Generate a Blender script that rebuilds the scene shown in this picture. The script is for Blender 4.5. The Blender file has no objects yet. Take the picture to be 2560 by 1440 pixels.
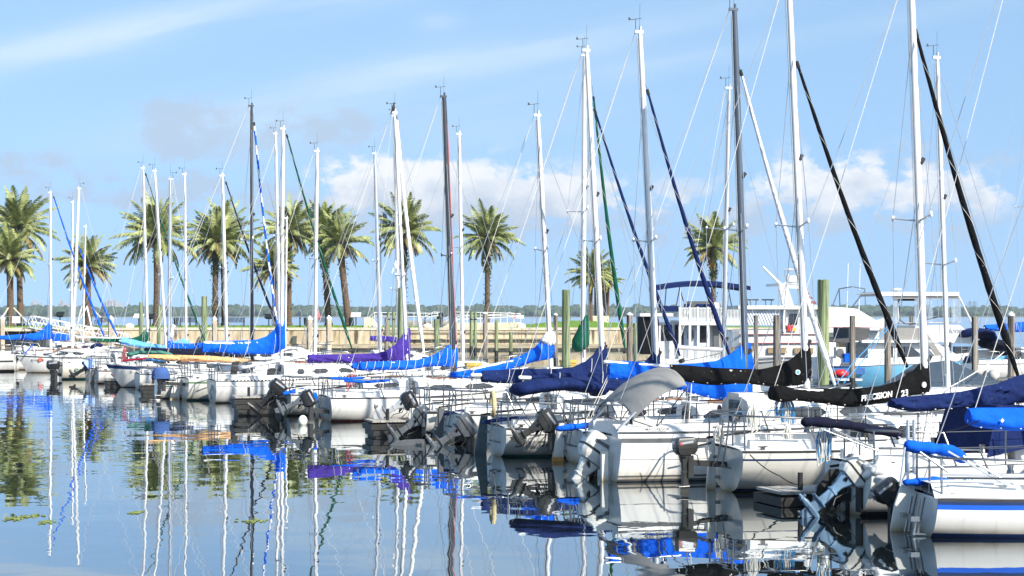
import bpy, bmesh, math, random
from mathutils import Vector, Matrix, noise
R = math.radians
random.seed(7)
scene = bpy.context.scene
COL = scene.collection
# ------------------------------------------------------------------ camera
F, H, HZ, CX = 4200.0, 3.5, 787.0, 1280.0      # focal length in photo pixels, eye height, horizon row, centre column
cam_d = bpy.data.cameras.new('camera'); cam = bpy.data.objects.new('camera', cam_d); COL.objects.link(cam)
cam.location = (0, 0, H); cam.rotation_euler = (R(90), 0, 0)
cam_d.sensor_width = 36; cam_d.lens = F/2560*36; cam_d.shift_y = (HZ-720)/2560
cam_d.clip_start = .5; cam_d.clip_end = 9000
scene.camera = cam

def at(px, py, Y): return Vector(((px-CX)/F*Y, Y, H+(HZ-py)/F*Y))
def water_Y(py): return H*F/(py-HZ)

# ------------------------------------------------------------------ mesh builder
class MB:
    def __init__(s): s.v = []; s.f = []; s.m = []
    def add(s, v, f, m=0):
        o = len(s.v); s.v += [tuple(p) for p in v]; s.f += [[i+o for i in q] for q in f]; s.m += [m]*len(f)
        return s
    def box(s, a, b, m=0):
        x0, y0, z0 = a; x1, y1, z1 = b
        return s.add([(x0,y0,z0),(x1,y0,z0),(x1,y1,z0),(x0,y1,z0),(x0,y0,z1),(x1,y0,z1),(x1,y1,z1),(x0,y1,z1)],
            [(0,3,2,1),(4,5,6,7),(0,1,5,4),(1,2,6,5),(2,3,7,6),(3,0,4,7)], m)
    def bar(s, p, q, w, h, m=0):
        p, q = Vector(p), Vector(q); d = (q-p).normalized()
        u = d.cross(Vector((0,0,1)))
        u = Vector((0,1,0)) if u.length < 1e-4 else u.normalized()
        t = u.cross(d).normalized(); u *= w/2; t *= h/2
        v = [p-u-t, p+u-t, p+u+t, p-u+t, q-u-t, q+u-t, q+u+t, q-u+t]
        return s.add(v, [(0,1,2,3),(7,6,5,4),(0,4,5,1),(1,5,6,2),(2,6,7,3),(3,7,4,0)], m)
    def loft(s, rings, m=0, closed=True, caps=(True, True), mf=None):
        n = len(rings[0]); o = len(s.v)
        for r in rings: s.v += [tuple(p) for p in r]
        k = n if closed else n-1
        for i in range(len(rings)-1):
            for j in range(k):
                a = o+i*n+j; b = o+i*n+(j+1) % n
                s.f.append([a, b, b+n, a+n]); s.m.append(mf(i, j) if mf else m)
        if caps[0]: s.f.append([o+j for j in range(n)][::-1]); s.m.append(mf(0, 0) if mf else m)
        if caps[1]: s.f.append([o+(len(rings)-1)*n+j for j in range(n)]); s.m.append(mf(len(rings)-2, 0) if mf else m)
        return s
    def tube(s, pts, r, n=8, m=0, cap=True, oval=1.0, mf=None):
        pts = [Vector(p) for p in pts]; rings = []
        rr = r if isinstance(r, (list, tuple)) else [r]*len(pts)
        d0 = (pts[1]-pts[0]).normalized()
        u = d0.cross(Vector((0, 1, 0)))
        if u.length < .05: u = d0.cross(Vector((1, 0, 0)))
        u.normalize()
        for i, p in enumerate(pts):
            d = (pts[min(i+1, len(pts)-1)]-pts[max(i-1, 0)]).normalized()
            u = (u-d*u.dot(d)).normalized(); w = d.cross(u)
            rings.append([p+u*(math.cos(2*math.pi*k/n)*rr[i]*oval)+w*(math.sin(2*math.pi*k/n)*rr[i]) for k in range(n)])
        return s.loft(rings, m, caps=(cap, cap), mf=mf)
    def prism(s, o, y0, y1, m=0):             # outline of (x, z), thickness along y
        n = len(o); s0 = len(s.v)
        s.v += [(x, y0, z) for x, z in o]+[(x, y1, z) for x, z in o]
        s.f.append([s0+i for i in range(n)]); s.f.append([s0+n+i for i in range(n)][::-1]); s.m += [m, m]
        for i in range(n):
            j = (i+1) % n; s.f.append([s0+i, s0+n+i, s0+n+j, s0+j]); s.m.append(m)
        return s
    def ball(s, c, r, seg=12, rings=8, m=0, jit=0, seed=0):
        rx, ry, rz = r if isinstance(r, (list, tuple)) else (r, r, r)
        R_ = []
        for i in range(rings+1):
            t = math.pi*i/rings; ring = []
            for k in range(seg):
                p = Vector((math.sin(t)*math.cos(2*math.pi*k/seg), math.sin(t)*math.sin(2*math.pi*k/seg), -math.cos(t)))
                if jit: p *= 1+jit*noise.noise(p*1.9+Vector((seed*3.1, seed, 0)))
                ring.append((c[0]+p.x*rx, c[1]+p.y*ry, c[2]+p.z*rz))
            R_.append(ring)
        return s.loft(R_, m, caps=(False, False))
    def xf(s, M, i0=0):
        s.v[i0:] = [tuple(M @ Vector(p)) for p in s.v[i0:]]; return s
    def mesh(s, name, mats, smooth=35, recalc=True):
        me = bpy.data.meshes.new(name); me.from_pydata(s.v, [], s.f)
        for m in (mats if isinstance(mats, (list, tuple)) else [mats]): me.materials.append(m)
        me.polygons.foreach_set('material_index', s.m)
        if recalc:
            bm = bmesh.new(); bm.from_mesh(me); bmesh.ops.recalc_face_normals(bm, faces=bm.faces); bm.to_mesh(me); bm.free()
        if smooth:
            me.polygons.foreach_set('use_smooth', [True]*len(me.polygons)); me.set_sharp_from_angle(angle=R(smooth))
        me.update(); return me
    def build(s, name, mats, parent=None, smooth=35, recalc=True, loc=None):
        o = bpy.data.objects.new(name, s.mesh(name, mats, smooth, recalc)); COL.objects.link(o)
        if parent: o.parent = parent
        if loc is not None: o.location = loc
        return o

def tag(o, label=None, cat=None, group=None, kind=None):
    if label: o['label'] = label
    if cat: o['category'] = cat
    if group: o['group'] = group
    if kind: o['kind'] = kind
    return o
def empty(name, loc, rz=0, label=None, cat=None, group=None):
    o = bpy.data.objects.new(name, None); COL.objects.link(o); o.location = loc; o.rotation_euler = (0, 0, rz)
    o.empty_display_size = .3
    return tag(o, label, cat, group)
def copy_thing(o, loc=None, label=None, parent=None):
    c = o.copy(); COL.objects.link(c)
    if parent: c.parent = parent
    if loc is not None: c.location = loc
    if label: c['label'] = label
    for ch in list(o.children): copy_thing(ch, parent=c)
    return c
def text(parent, body, loc, size, mat, rot=(90, 0, 0), align='LEFT', shear=0, name='lettering', ext=.002, bold=0):
    cu = bpy.data.curves.new(name, 'FONT'); cu.body = body; cu.size = size; cu.align_x = align; cu.shear = shear
    cu.extrude = ext; cu.offset = bold; cu.materials.append(mat)
    t = bpy.data.objects.new(name, cu); me = bpy.data.meshes.new_from_object(t); bpy.data.objects.remove(t)
    o = bpy.data.objects.new(name, me); COL.objects.link(o); o.parent = parent; o.location = loc
    o.rotation_euler = [R(a) for a in rot]
    return o

# ------------------------------------------------------------------ materials
_mats = {}
def nodes(name):
    m = bpy.data.materials.new(name); m.use_nodes = True
    nt = m.node_tree; b = nt.nodes['Principled BSDF']
    return m, nt, b
def N(nt, t, **kw):
    n = nt.nodes.new(t)
    for k, v in kw.items():
        if k in n.inputs: n.inputs[k].default_value = v
        else: setattr(n, k, v)
    return n
def ramp(nt, fac, stops):
    r = nt.nodes.new('ShaderNodeValToRGB'); nt.links.new(fac, r.inputs[0]); e = r.color_ramp.elements
    while len(e) < len(stops): e.new(.5)
    for x, (p, c) in zip(e, stops):
        x.position = p; x.color = (*c, 1) if len(c) == 3 else c
    return r.outputs[0]
def noise_tex(nt, scale, vec=None, detail=4, stretch=None, coord='Object', rough=.55):
    if vec is None:
        vec = nt.nodes.new('ShaderNodeTexCoord').outputs[coord] if coord != 'Position' else nt.nodes.new('ShaderNodeNewGeometry').outputs['Position']
    if stretch:
        mp = nt.nodes.new('ShaderNodeMapping'); mp.inputs['Scale'].default_value = stretch; nt.links.new(vec, mp.inputs[0]); vec = mp.outputs[0]
    n = N(nt, 'ShaderNodeTexNoise', Scale=scale, Detail=detail, Roughness=rough); nt.links.new(vec, n.inputs['Vector'])
    return n.outputs['Fac']
def bump(nt, b, h, strength=.3, dist=.02):
    n = N(nt, 'ShaderNodeBump', Strength=strength, Distance=dist); nt.links.new(h, n.inputs['Height']); nt.links.new(n.outputs[0], b.inputs['Normal'])
def mul(c, k): return tuple(max(0, x*k) for x in c[:3])
def mat(name, col, rough=.5, metal=0, var=.15, scale=3.0, stretch=None, bmp=0, bscale=30, bdist=.01, spec=.5, coat=0, alpha=1, trans=0):
    if name in _mats: return _mats[name]
    m, nt, b = nodes(name)
    n = noise_tex(nt, scale, stretch=stretch)
    c = ramp(nt, n, [(.36, mul(col, 1-var)), (.64, mul(col, 1+var*.6))])
    nt.links.new(c, b.inputs['Base Color'])
    b.inputs['Roughness'].default_value = rough; b.inputs['Metallic'].default_value = metal
    b.inputs['Specular IOR Level'].default_value = spec
    if coat: b.inputs['Coat Weight'].default_value = coat
    if trans: b.inputs['Transmission Weight'].default_value = trans
    if alpha < 1: b.inputs['Alpha'].default_value = alpha
    if bmp: bump(nt, b, noise_tex(nt, bscale, stretch=stretch), bmp, bdist)
    _mats[name] = m; return m
def gelcoat(name, col, stain=.55, streak=.25):
    if name in _mats: return _mats[name]
    m, nt, b = nodes(name); L = nt.links
    tc = nt.nodes.new('ShaderNodeTexCoord').outputs['Object']
    sep = nt.nodes.new('ShaderNodeSeparateXYZ'); L.new(tc, sep.inputs[0])
    n1 = noise_tex(nt, 2.5, tc, stretch=(1, 1, .6)); n2 = noise_tex(nt, 11, tc, stretch=(1, .3, .05), detail=4)
    # scum line: a real brownish band left above the water, ragged along the hull
    z = N(nt, 'ShaderNodeMapRange'); z.inputs['From Min'].default_value = .30; z.inputs['From Max'].default_value = .0
    ad = N(nt, 'ShaderNodeMath', operation='MULTIPLY_ADD'); L.new(n1, ad.inputs[0]); ad.inputs[1].default_value = -.22; L.new(sep.outputs['Z'], ad.inputs[2])
    ad2 = N(nt, 'ShaderNodeMath', operation='ADD'); L.new(ad.outputs[0], ad2.inputs[0]); ad2.inputs[1].default_value = .1
    L.new(ad2.outputs[0], z.inputs['Value'])
    pw = N(nt, 'ShaderNodeMath', operation='POWER'); L.new(z.outputs[0], pw.inputs[0]); pw.inputs[1].default_value = 2.2
    ml = N(nt, 'ShaderNodeMath', operation='MULTIPLY'); L.new(pw.outputs[0], ml.inputs[0]); ml.inputs[1].default_value = stain
    base = ramp(nt, n2, [(.30, mul(col, 1-1.5*streak)), (.40, mul(col, 1-streak*.25)), (.5, col)])
    mx = N(nt, 'ShaderNodeMix', data_type='RGBA'); L.new(ml.outputs[0], mx.inputs['Factor']); L.new(base, mx.inputs['A'])
    mx.inputs['B'].default_value = (.30, .21, .09, 1)
    L.new(mx.outputs['Result'], b.inputs['Base Color'])
    b.inputs['Roughness'].default_value = .28; b.inputs['Coat Weight'].default_value = .2
    bump(nt, b, noise_tex(nt, 1.6, tc), .15, .01)
    _mats[name] = m; return m
def fabric(name, col, fade=.25, rough_bump=.6):
    if name in _mats: return _mats[name]
    m, nt, b = nodes(name); L = nt.links
    n1 = noise_tex(nt, 2.2, detail=6, rough=.6)
    c = ramp(nt, n1, [(.25, mul(col, 1-fade)), (.55, col), (.8, tuple(x*(1+fade*.5)+.004*fade for x in col))])
    sp = ramp(nt, noise_tex(nt, 13, detail=2), [(.70, (0,)*3), (.76, (.55,)*3)]); mx = N(nt, 'ShaderNodeMix', data_type='RGBA'); L.new(sp, mx.inputs['Factor']); L.new(c, mx.inputs['A']); mx.inputs['B'].default_value = (*[x*.6+.22 for x in col], 1); c = mx.outputs['Result']
    L.new(c, b.inputs['Base Color']); b.inputs['Roughness'].default_value = .85; b.inputs['Specular IOR Level'].default_value = .12
    n2 = noise_tex(nt, 3.2, stretch=(1.2, 1, 1.8), detail=5, rough=.5)
    bump(nt, b, n2, rough_bump, .06)
    _mats[name] = m; return m

WHITE = gelcoat('white_gelcoat', (.73, .715, .675), .9, .12)
WHITE2 = gelcoat('aged_white_gelcoat', (.68, .66, .60), .95, .15)
CREAM = gelcoat('cream_gelcoat', (.74, .68, .56), .8, .07)
DECK = mat('deck_white', (.69, .69, .67), .55, var=.12, scale=2)
DECKC = mat('deck_cream', (.66, .62, .53), .55, var=.08)
MASTW = mat('mast_white', (.74, .74, .74), .35, var=.08, scale=1.2)
MASTG = mat('mast_silver', (.55, .56, .58), .35, metal=.6, var=.1, scale=1.2)
MASTB = mat('mast_black', (.035, .04, .05), .35, var=.2, scale=1.2)
MASTD = mat('mast_blue_grey', (.07, .09, .12), .35, var=.2, scale=1.2)
STEEL = mat('stainless_steel', (.24, .24, .24), .3, metal=1, var=.06)
WIRE = mat('rigging_wire', (.55, .55, .55), .4, metal=.5, var=.1)
ROPEW = mat('white_rope', (.72, .70, .64), .9, var=.15, scale=20)
ROPEB = mat('blue_rope', (.06, .28, .55), .9, var=.4, scale=25)
ROPER = mat('red_rope', (.5, .12, .12), .9, var=.3, scale=25)
ROPEK = mat('dark_rope', (.02, .02, .02), .9, var=.3, scale=25)
BLACK = mat('black_rubber', (.01, .01, .011), .55, var=.3)
RAIL = mat('dark_rub_rail', (.03, .03, .032), .5, var=.3)
GLASS = mat('tinted_window', (.02, .022, .025), .08, var=.3, spec=.8)
GLASSG = mat('grey_window', (.12, .13, .14), .1, var=.3, spec=.8)
ALU = mat('aluminium', (.6, .61, .62), .38, metal=.8, var=.1)
ANTIF = mat('black_bottom_paint', (.012, .013, .014), .7, var=.4)
REDB = mat('red_bottom_paint', (.12, .022, .016), .75, var=.5, scale=2)
NAVYP = mat('navy_paint', (.012, .03, .11), .3, var=.1)
BLUEP = mat('blue_paint', (.01, .11, .62), .3, var=.06)
GREENP = mat('green_paint', (.12, .2, .11), .4, var=.1)
TEALP = mat('teal_paint', (.01, .14, .13), .4, var=.1)
GREYP = mat('grey_paint', (.1, .105, .11), .4, var=.1)
MAROON = mat('maroon_paint', (.22, .03, .035), .4, var=.1)
REDP = mat('red_paint', (.55, .02, .02), .4, var=.1)
TEAK = mat('teak_wood', (.28, .12, .05), .6, var=.35, scale=8, stretch=(1, 6, 6))
F_BLUE = fabric('royal_blue_canvas', (.004, .105, .66))
F_NAVY = fabric('navy_canvas', (.008, .019, .088))
F_INK = fabric('dark_navy_canvas', (.007, .009, .024))
F_BLACK = fabric('black_canvas', (.005, .005, .0055))
F_PURP = fabric('purple_canvas', (.055, .03, .24))
F_GREEN = fabric('green_canvas', (.004, .075, .042))
F_TAN = fabric('tan_canvas', (.62, .36, .17))
F_SKY = fabric('sky_blue_canvas', (.13, .38, .76))
F_GREY = fabric('grey_canvas', (.27, .262, .25), .07, .25)
F_DGREY = fabric('dark_grey_canvas', (.09, .09, .09), .15)
F_WHITE = fabric('white_sailcloth', (.78, .77, .74), .08)
F_SLATE = fabric('slate_blue_canvas', (.045, .065, .09), .2)
PALE = mat('pale_fastener', (.6, .6, .58), .6)
OB_BLACK = mat('black_motor_paint', (.012, .0125, .014), .3, var=.3, coat=.4)
OB_GREY = mat('grey_motor_paint', (.10, .112, .125), .35, var=.25, coat=.4)
OB_SILV = mat('silver_motor_paint', (.36, .38, .40), .35, var=.2, coat=.3)
OB_WHITE = mat('white_motor_paint', (.62, .62, .58), .4, var=.25, coat=.3)
OB_BLUE = mat('blue_motor_paint', (.14, .24, .36), .4, var=.35, coat=.3)
OB_CHAR = mat('charcoal_motor_paint', (.035, .035, .032), .35, var=.3, coat=.3)
SKY_TINT = (1.16, 1.16, 1.03, 1); SKY_STRENGTH = .14; EXPOSURE = .95; HAZE = .00013
CIRRUS_K = .62; CIRRUS = (2.8, 3.4, 3.95); GREYCLOUD = (1.95, 2.38, 2.95); CUMULUS = (3.8, 3.85, 3.9)
CLOUDLOW = (2.3, 2.65, 3.15)
# ------------------------------------------------------------------ boats
def lerp(a, b, t): return a+(b-a)*t
def clamp(x, a=0., b=1.): return max(a, min(b, x))
def interp(tab, x):
    if x <= tab[0][0]: return tab[0][1:]
    for p, q in zip(tab, tab[1:]):
        if x <= q[0]:
            t = (x-p[0])/(q[0]-p[0]+1e-9); t = t*t*(3-2*t)*.35+t*.65
            return [lerp(a, b, t) for a, b in zip(p[1:], q[1:])]
    return tab[-1][1:]

class Boat:
    """A craft with its own frame: x forward from the stern, y to port, z up from the water."""
    def __init__(s, name, label, xc, yw, theta, bt=0., cat='sailboat', group=None, D=None):
        th = R(theta); s.h = Vector((math.cos(th), math.sin(th), 0)); s.n = Vector((-math.sin(th), math.cos(th), 0))
        D = D or water_Y(yw); c = Vector(((xc-CX)/F*D, D, 0))
        s.flip = math.cos(th) < 0                       # bow towards the left: port side faces the camera
        s.P = c+s.n*(-bt if s.flip else bt); s.D = D
        s.root = empty(name, s.P, th, label, cat, group)
    def loc(s, px, py, y=0.):
        r = Vector(((px-CX)/F, 1, (HZ-py)/F)); t = (s.n.dot(s.P)+y)/s.n.dot(r)
        p = r*t; p.z += H
        return Vector((s.h.dot(p-s.P), y, p.z))
    def part(s, name, mb, mats, parent=None, smooth=35, label=None):
        o = mb.build(name, mats, parent or s.root, smooth)
        if label: o['label'] = label
        return o
    # ---- hull
    def hull(s, L=7.2, B=2.4, fb=.8, fbb=1.1, bt=.9, zk=-.06, n=2.3, rk=0., ov=.7, col=None, stripes=(), boots=(), bottom=None, rail=None, rh=.05, deck=None, cockpit=(.03, .36), transom=True):
        col = col or WHITE; bottom = bottom or ANTIF; rail = rail or RAIL; deck = deck or DECK
        s.L, s.B, s.fb = L, B, fb
        def hb(u):
            if u < .42: return bt+(B/2-bt)*math.sin(math.pi/2*u/.42)
            return max(B/2*(1-((u-.42)/.58)**2.3), .02)
        def sh(u): return fb+(fbb-fb)*max(u, 0)**1.7-.04*math.sin(math.pi*clamp(u))
        def ke(u): return zk+(-.38-zk)*math.sin(math.pi/2*u/.5) if u < .5 else -.38+.34*((u-.5)/.5)**2
        def hy(u, z):
            q = clamp((z-ke(u))/(sh(u)-ke(u))); return hb(u)*max(1-(1-q)**n, 0)**(1/n)
        def hx(u, z):
            q = clamp(z/sh(u), -.3, 1)
            return L*u-ov*(1-q)*max(0, (u-.55)/.45)**2-rk*q*max(0, 1-u/.3)**2
        s.hb, s.sh, s.hy, s.hx = hb, sh, hy, hx
        mats = [col, rail, bottom]
        bands = [(0, rh, 1)]
        for o0, o1, m in stripes:
            if m not in mats: mats.append(m)
            bands.append((o0, o1, mats.index(m)))
        low = []
        for z0, z1, m in boots:
            if m not in mats: mats.append(m)
            low.append((z0, z1, mats.index(m)))
        offs = sorted({x for b in bands for x in b[:2]} | {.22, .34, .46}); U = [i/26 for i in range(27)]
        lows = sorted({x for b in low for x in b[:2]} | {.12, .03}, reverse=True)
        def levels(u): 
            top = sh(u); a = [top-o for o in offs if top-o > lows[0]+.03]
            while len(a) < len(offs): a.append(lerp(a[-1], lows[0], .4))
            return a+lows+[ke(u)*.3-.01, ke(u)*.75-.01, ke(u)-.012]
        def mf(i, j):
            nl = len(offs)+len(lows)
            k = j if j < nl+2 else 2*(nl+2)-1-j
            if k < len(offs)-1:
                mid = (offs[k]+offs[k+1])/2
                for o0, o1, m in bands:
                    if o0 <= mid <= o1: return m
                return 0
            kk = k-len(offs)
            if kk < 0: return 0
            if kk < len(lows)-1:
                mid = (lows[kk]+lows[kk+1])/2
                for z0, z1, m in low:
                    if z0 <= mid <= z1: return m
                return 0
            return 2
        rings = []
        for u in U:
            lv = levels(u)
            st = [(hx(u, z), -hy(u, z), z) for z in lv]; st[-1] = (st[-1][0], 0, st[-1][2])
            rings.append(st+[(x, -y, z) for x, y, z in st[-2::-1]])
        mb = MB(); mb.loft(rings, closed=False, caps=(False, False), mf=mf)
        s.hull_o = s.part('hull', mb, mats, smooth=50)
        if transom:
            t = MB(); t.add(rings[0], [list(range(len(rings[0])))], 0); t.v = [(x-.004, y, z) for x, y, z in t.v]
            s.part('transom', t, [col], smooth=0)
        # deck with a cockpit well
        c0, c1 = cockpit
        def prof(u, well):
            b, z = hb(u)*.995, sh(u)-.004; x = hx(u, z)
            if well: q = [(1, 0), (.8, .02), (.78, .2), (.67, .2), (.65, -.03), (.42, -.03), (.4, -.4), (0, -.4)]
            else: q = [(1, 0), (.8, .02), (.72, .03), (.62, .036), (.5, .042), (.4, .046), (.2, .05), (0, .05)]
            st = [(x, -b*a, z+d) for a, d in q]
            return st+[(x, -y, zz) for x, y, zz in st[-2::-1]]
        us = [(0, 0), (c0, 0), (c0+.001, 1)]+[(lerp(c0, c1, t/5), 1) for t in range(1, 6)]+[(c1+.001, 0)]+[(lerp(c1, 1, t/12), 0) for t in range(1, 13)]
        d = MB(); d.loft([prof(u, w) for u, w in us], closed=False, caps=(False, False))
        s.part('deck', d, [deck], smooth=40)
        return s
    def cabin(s, u0=.37, u1=.8, h=.42, w=.62, wins=((.42, .52), (.56, .68)), mat_=None, glass=None, hatch=True, wz=(.3, .72), front=.12):
        mat_ = mat_ or DECK; glass = glass or GLASS
        def ch(u): t = (u-u0)/(u1-u0); return h*(1-.22*t) if t < .72 else lerp(h*.84, h*front, ((t-.72)/.28)**1.0)
        def cw(u): return min(s.hb(u)*.98-.1, w*s.B/2)*1.0 if u < .6 else min(s.hb(u)-.12, w*s.B/2)
        def zd(u): return s.sh(u)+.02
        def ring(u):
            W, Z, hh = max(cw(u), .08), zd(u), ch(u); x = s.L*u
            st = [(x, -W, Z), (x, -W*.95, Z+hh*.75), (x, -W*.84, Z+hh*.96), (x, -W*.45, Z+hh*1.07), (x, 0, Z+hh*1.1)]
            return st+[(a, -b, c) for a, b, c in st[-2::-1]]
        us = [lerp(u0, u1, t/12) for t in range(13)]
        mb = MB(); mb.loft([ring(u) for u in us], closed=False, caps=(False, False))
        r0, r1 = ring(u0), ring(u1); mb.add(r0, [list(range(9))]); mb.add(r1, [list(range(9))[::-1]])
        s.cab = s.part('cabin', mb, [mat_], smooth=40)
        s.ctop = lambda u: zd(u)+ch(u)*1.1 if u0 <= u <= u1 else s.sh(u)+.05
        for side in (-1, 1):
            for a, b in wins:
                wmb = MB(); top, bot = [], []
                for i in range(7):
                    u = lerp(a, b, i/6); W, Z, hh = cw(u), zd(u), ch(u)
                    e = .16*hh if i in (0, 6) else 0
                    zb, zt = wz[0]*hh+e, wz[1]*hh-e
                    bot.append((s.L*u, side*(W*(1-.05*zb/(.75*hh+1e-6))+.008), Z+zb)); top.append((s.L*u, side*(W*(1-.05*zt/(.75*hh+1e-6))+.008), Z+zt))
                inn = lambda p: (p[0], p[1]-side*.03, p[2])
                wmb.loft([[bot[i], top[i], inn(top[i]), inn(bot[i])] for i in range(7)])
                s.part('window', wmb, [glass], parent=s.cab, smooth=20)
        if hatch:
            m = MB(); W = cw(u0)*.36; x = s.L*u0
            m.box((x-.03, -W, zd(u0)-.3), (x-.004, W, zd(u0)+ch(u0)*.95))
            s.part('companionway', m, [GLASS], parent=s.cab)
            m = MB(); m.box((x-.04, -W*1.15, s.ctop(u0)-.02), (x+.55, W*1.15, s.ctop(u0)+.05)); s.part('sliding_hatch', m, [mat_], parent=s.cab)
            m = MB(); x2 = s.L*lerp(u0, u1, .62); m.box((x2, -.25, s.ctop(x2/s.L)-.03), (x2+.5, .25, s.ctop(x2/s.L)+.035)); s.part('deck_hatch', m, [GLASSG], parent=s.cab)
        return s
    # ---- rig
    def mast(s, top, base, col=None, r=.07, sp=(), spl=.75, spcol=None, rig=True, vane=True, fore=1.0, aft=True, stay=None, base_z=None, rr=.008, bow=True):
        col = col or MASTW
        T = s.loc(*top); b = s.loc(*base)
        d = (b-T)
        zb = base_z if base_z is not None else s.ctop(clamp(b.x/s.L)) if hasattr(s, 'ctop') else .9
        k = (zb-T.z)/d.z; Bs = T+d*k
        s.mT, s.mB = T, Bs
        mb = MB(); pts = [Bs.lerp(T, t) for t in (0, .3, .7, .92, 1)]
        mb.tube(pts, [r, r, r, r*.88, r*.72], 10, oval=1.0)
        mb.box((T.x-.14, -.03, T.z-.01), (T.x+.09, .03, T.z+.06))
        mb.tube([(T.x+.02, 0, T.z), (T.x+.02, 0, T.z+.16)], .03, 6)
        mo = s.part('mast', mb, [col], smooth=60)
        if vane:
            v = MB(); z = T.z+.34; x = T.x-.12
            v.tube([(x, 0, T.z+.02), (x, 0, z)], .008, 5); v.bar((x-.13, .04, z-.01), (x+.15, -.04, z+.025), .011, .011); v.prism([(x-.19, z-.03), (x-.11, z-.015), (x-.14, z+.035), (x-.18, z+.06)], .03, .036)
            v.tube([(x+.1, 0, T.z), (x+.12, .0, T.z+.75)], .0035, 4)
            s.part('wind_vane', v, [BLACK], parent=mo)
        m = MB(); m.bar(Bs.lerp(T, .04)+Vector((-r*1.0, 0, 0)), Bs.lerp(T, .985)+Vector((-r*.8, 0, 0)), .03, .02); s.part('sail_track', m, [GREYP], parent=mo)
        for f_, nm in ((.58, 'deck_light'), (.13, 'halyard_winch')):
            q = Bs.lerp(T, f_); m = MB(); m.tube([q+Vector((r*.7, -.05, -.06)), q+Vector((r*1.5, -.05, .05))], .045, 8); s.part(nm, m, [BLACK], parent=mo)
        s.tips = []
        for y in sp:
            zt = s.loc(top[0], y).z; k = (zt-Bs.z)/(T.z-Bs.z); c = Bs.lerp(T, k)
            for sd in (-1, 1):
                m = MB(); tip = Vector((c.x-.22*spl, sd*spl, c.z+.09)); m.tube([c, tip], [.026, .018], 6); m.ball(tip, (.04, .03, .07), 6, 5)
                s.part('spreader', m, [spcol or col], parent=mo); s.tips.append((sd, tip))
        if rig:
            um = clamp(Bs.x/s.L, .05, .95); bx = s.hb(um)*.93; zc = s.sh(um)
            hi = Bs.lerp(T, fore*.985)
            for sd in (-1, 1):
                m = MB(); cp = Vector((Bs.x-.12, sd*bx, zc)); t1 = [t for q, t in s.tips if q == sd]
                m.tube([hi]+t1[:1]+[cp], rr, 4); s.part('shroud', m, [WIRE])
                m = MB(); mid = Bs.lerp(T, .52); m.tube([mid, cp+Vector((-.3, 0, 0))], rr, 4); s.part('lower_shroud', m, [WIRE])
            if aft:
                m = MB(); m.tube([T+Vector((-.12, 0, 0)), (s.hx(0, s.fb)+.03, 0, s.fb+.05)], rr, 4); s.part('backstay', m, [WIRE])
            if bow:
                m = MB(); m.tube([hi, (s.L*.985, 0, s.sh(1)+.05)], rr, 4); s.part('forestay', m, [WIRE])
            m = MB(); m.tube([T+Vector((-.07, .05, -.1)), Bs+Vector((-.1, .06, .3))], .005, 4); m.tube([T+Vector((-.09, -.05, -.1)), Bs+Vector((-.14, -.07, .3))], .005, 4); s.part('halyard', m, [ROPEW])
        return s
    def boom(s, aft, fwd, col=None, r=.05):
        a, f = s.loc(*aft), s.loc(*fwd)
        m = MB(); m.tube([a, f], r, 8); m.ball(a, r*1.05, 8, 6)
        s.part('boom', m, [col or MASTW], smooth=60); s.bA = a
        if hasattr(s, 'mT'): m = MB(); m.tube([s.mT+Vector((-.12, .04, 0)), a.lerp(s.mT, .5)+Vector((-.06, 0, -.1)), a+Vector((.03, 0, r))], .0075, 4); s.part('topping_lift', m, [ROPEW])
        return s
    def cover(s, tab, m_, wid=.17, lash=0, seed=0, tail=None, lashm=None, wr=.05, tie=3):
        """Canvas over the flaked sail: tab = (px, top row, bottom row) along the boom, traced in the boat's centreline plane."""
        P = []
        for px, yt, yb in tab:
            a, b = s.loc(px, yt), s.loc(px, yb); P.append((a.x, a.z, b.z))
        if P[0][0] > P[-1][0]: P.reverse()
        x0, x1 = P[0][0], P[-1][0]; nst = 84; K = 24; rings = []
        for i in range(nst+1):
            x = lerp(x0, x1, i/nst); zt, zb = interp(P, x); hgt = zt-zb
            zc = (zt+zb)/2; ring = []
            for k in range(K):
                a = 2*math.pi*k/K; ca, sa = math.cos(a), math.sin(a)
                q = (sa+1)/2                                   # narrow at the top, full low down
                wy = wid*(1.05-.55*q)*(1 if hgt < .7 else 1-.12*(hgt-.7))
                f1 = noise.noise(Vector((x*1.9+seed*7, ca*.9, sa*1.1+zc*1.5)))
                f2 = noise.noise(Vector((x*5.5+seed*3+sa*2.2, ca*1.5, sa*2.0)))
                f3 = abs(noise.noise(Vector((x*3.1-sa*1.6*(1+hgt)+seed, ca, seed*2.0))))
                cr = max(0, 1-abs(noise.noise(Vector((x*2.6+sa*1.5*(1+hgt*.7)+seed*5, ca*.5, sa*.7-seed))))*7)+.7*max(0, 1-abs(noise.noise(Vector((x*6.2-sa*2.6+seed*2, ca, sa*1.2+seed))))*6)
                dsp = wr*(f1*1.0+f2*.5-f3*.9-cr*.62)
                sag = -.02*math.sin(x*4.2+seed) if sa < -.3 else 0
                ring.append((x+dsp*.2, ca*(wy+dsp*1.3), zc+sa*hgt/2*(1+dsp*.25)+sag))
            rings.append(ring)
        mb = MB(); mb.loft(rings)
        c = s.part('sail_cover', mb, [m_], smooth=75); s.cov = c
        fm = MB(); nf = max(4, int((x1-x0)/.32))
        for i in range(nf):
            x = lerp(x0, x1, (i+.5)/nf); zt, zb = interp(P, x); fm.box((x-.012, -wid*.62-.01, zb+.02), (x+.012, -wid*.62+.05, zb+.036))
        s.part('fasteners', fm, [PALE], parent=c, smooth=0)['kind'] = 'stuff'
        lash = lash or tie
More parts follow.
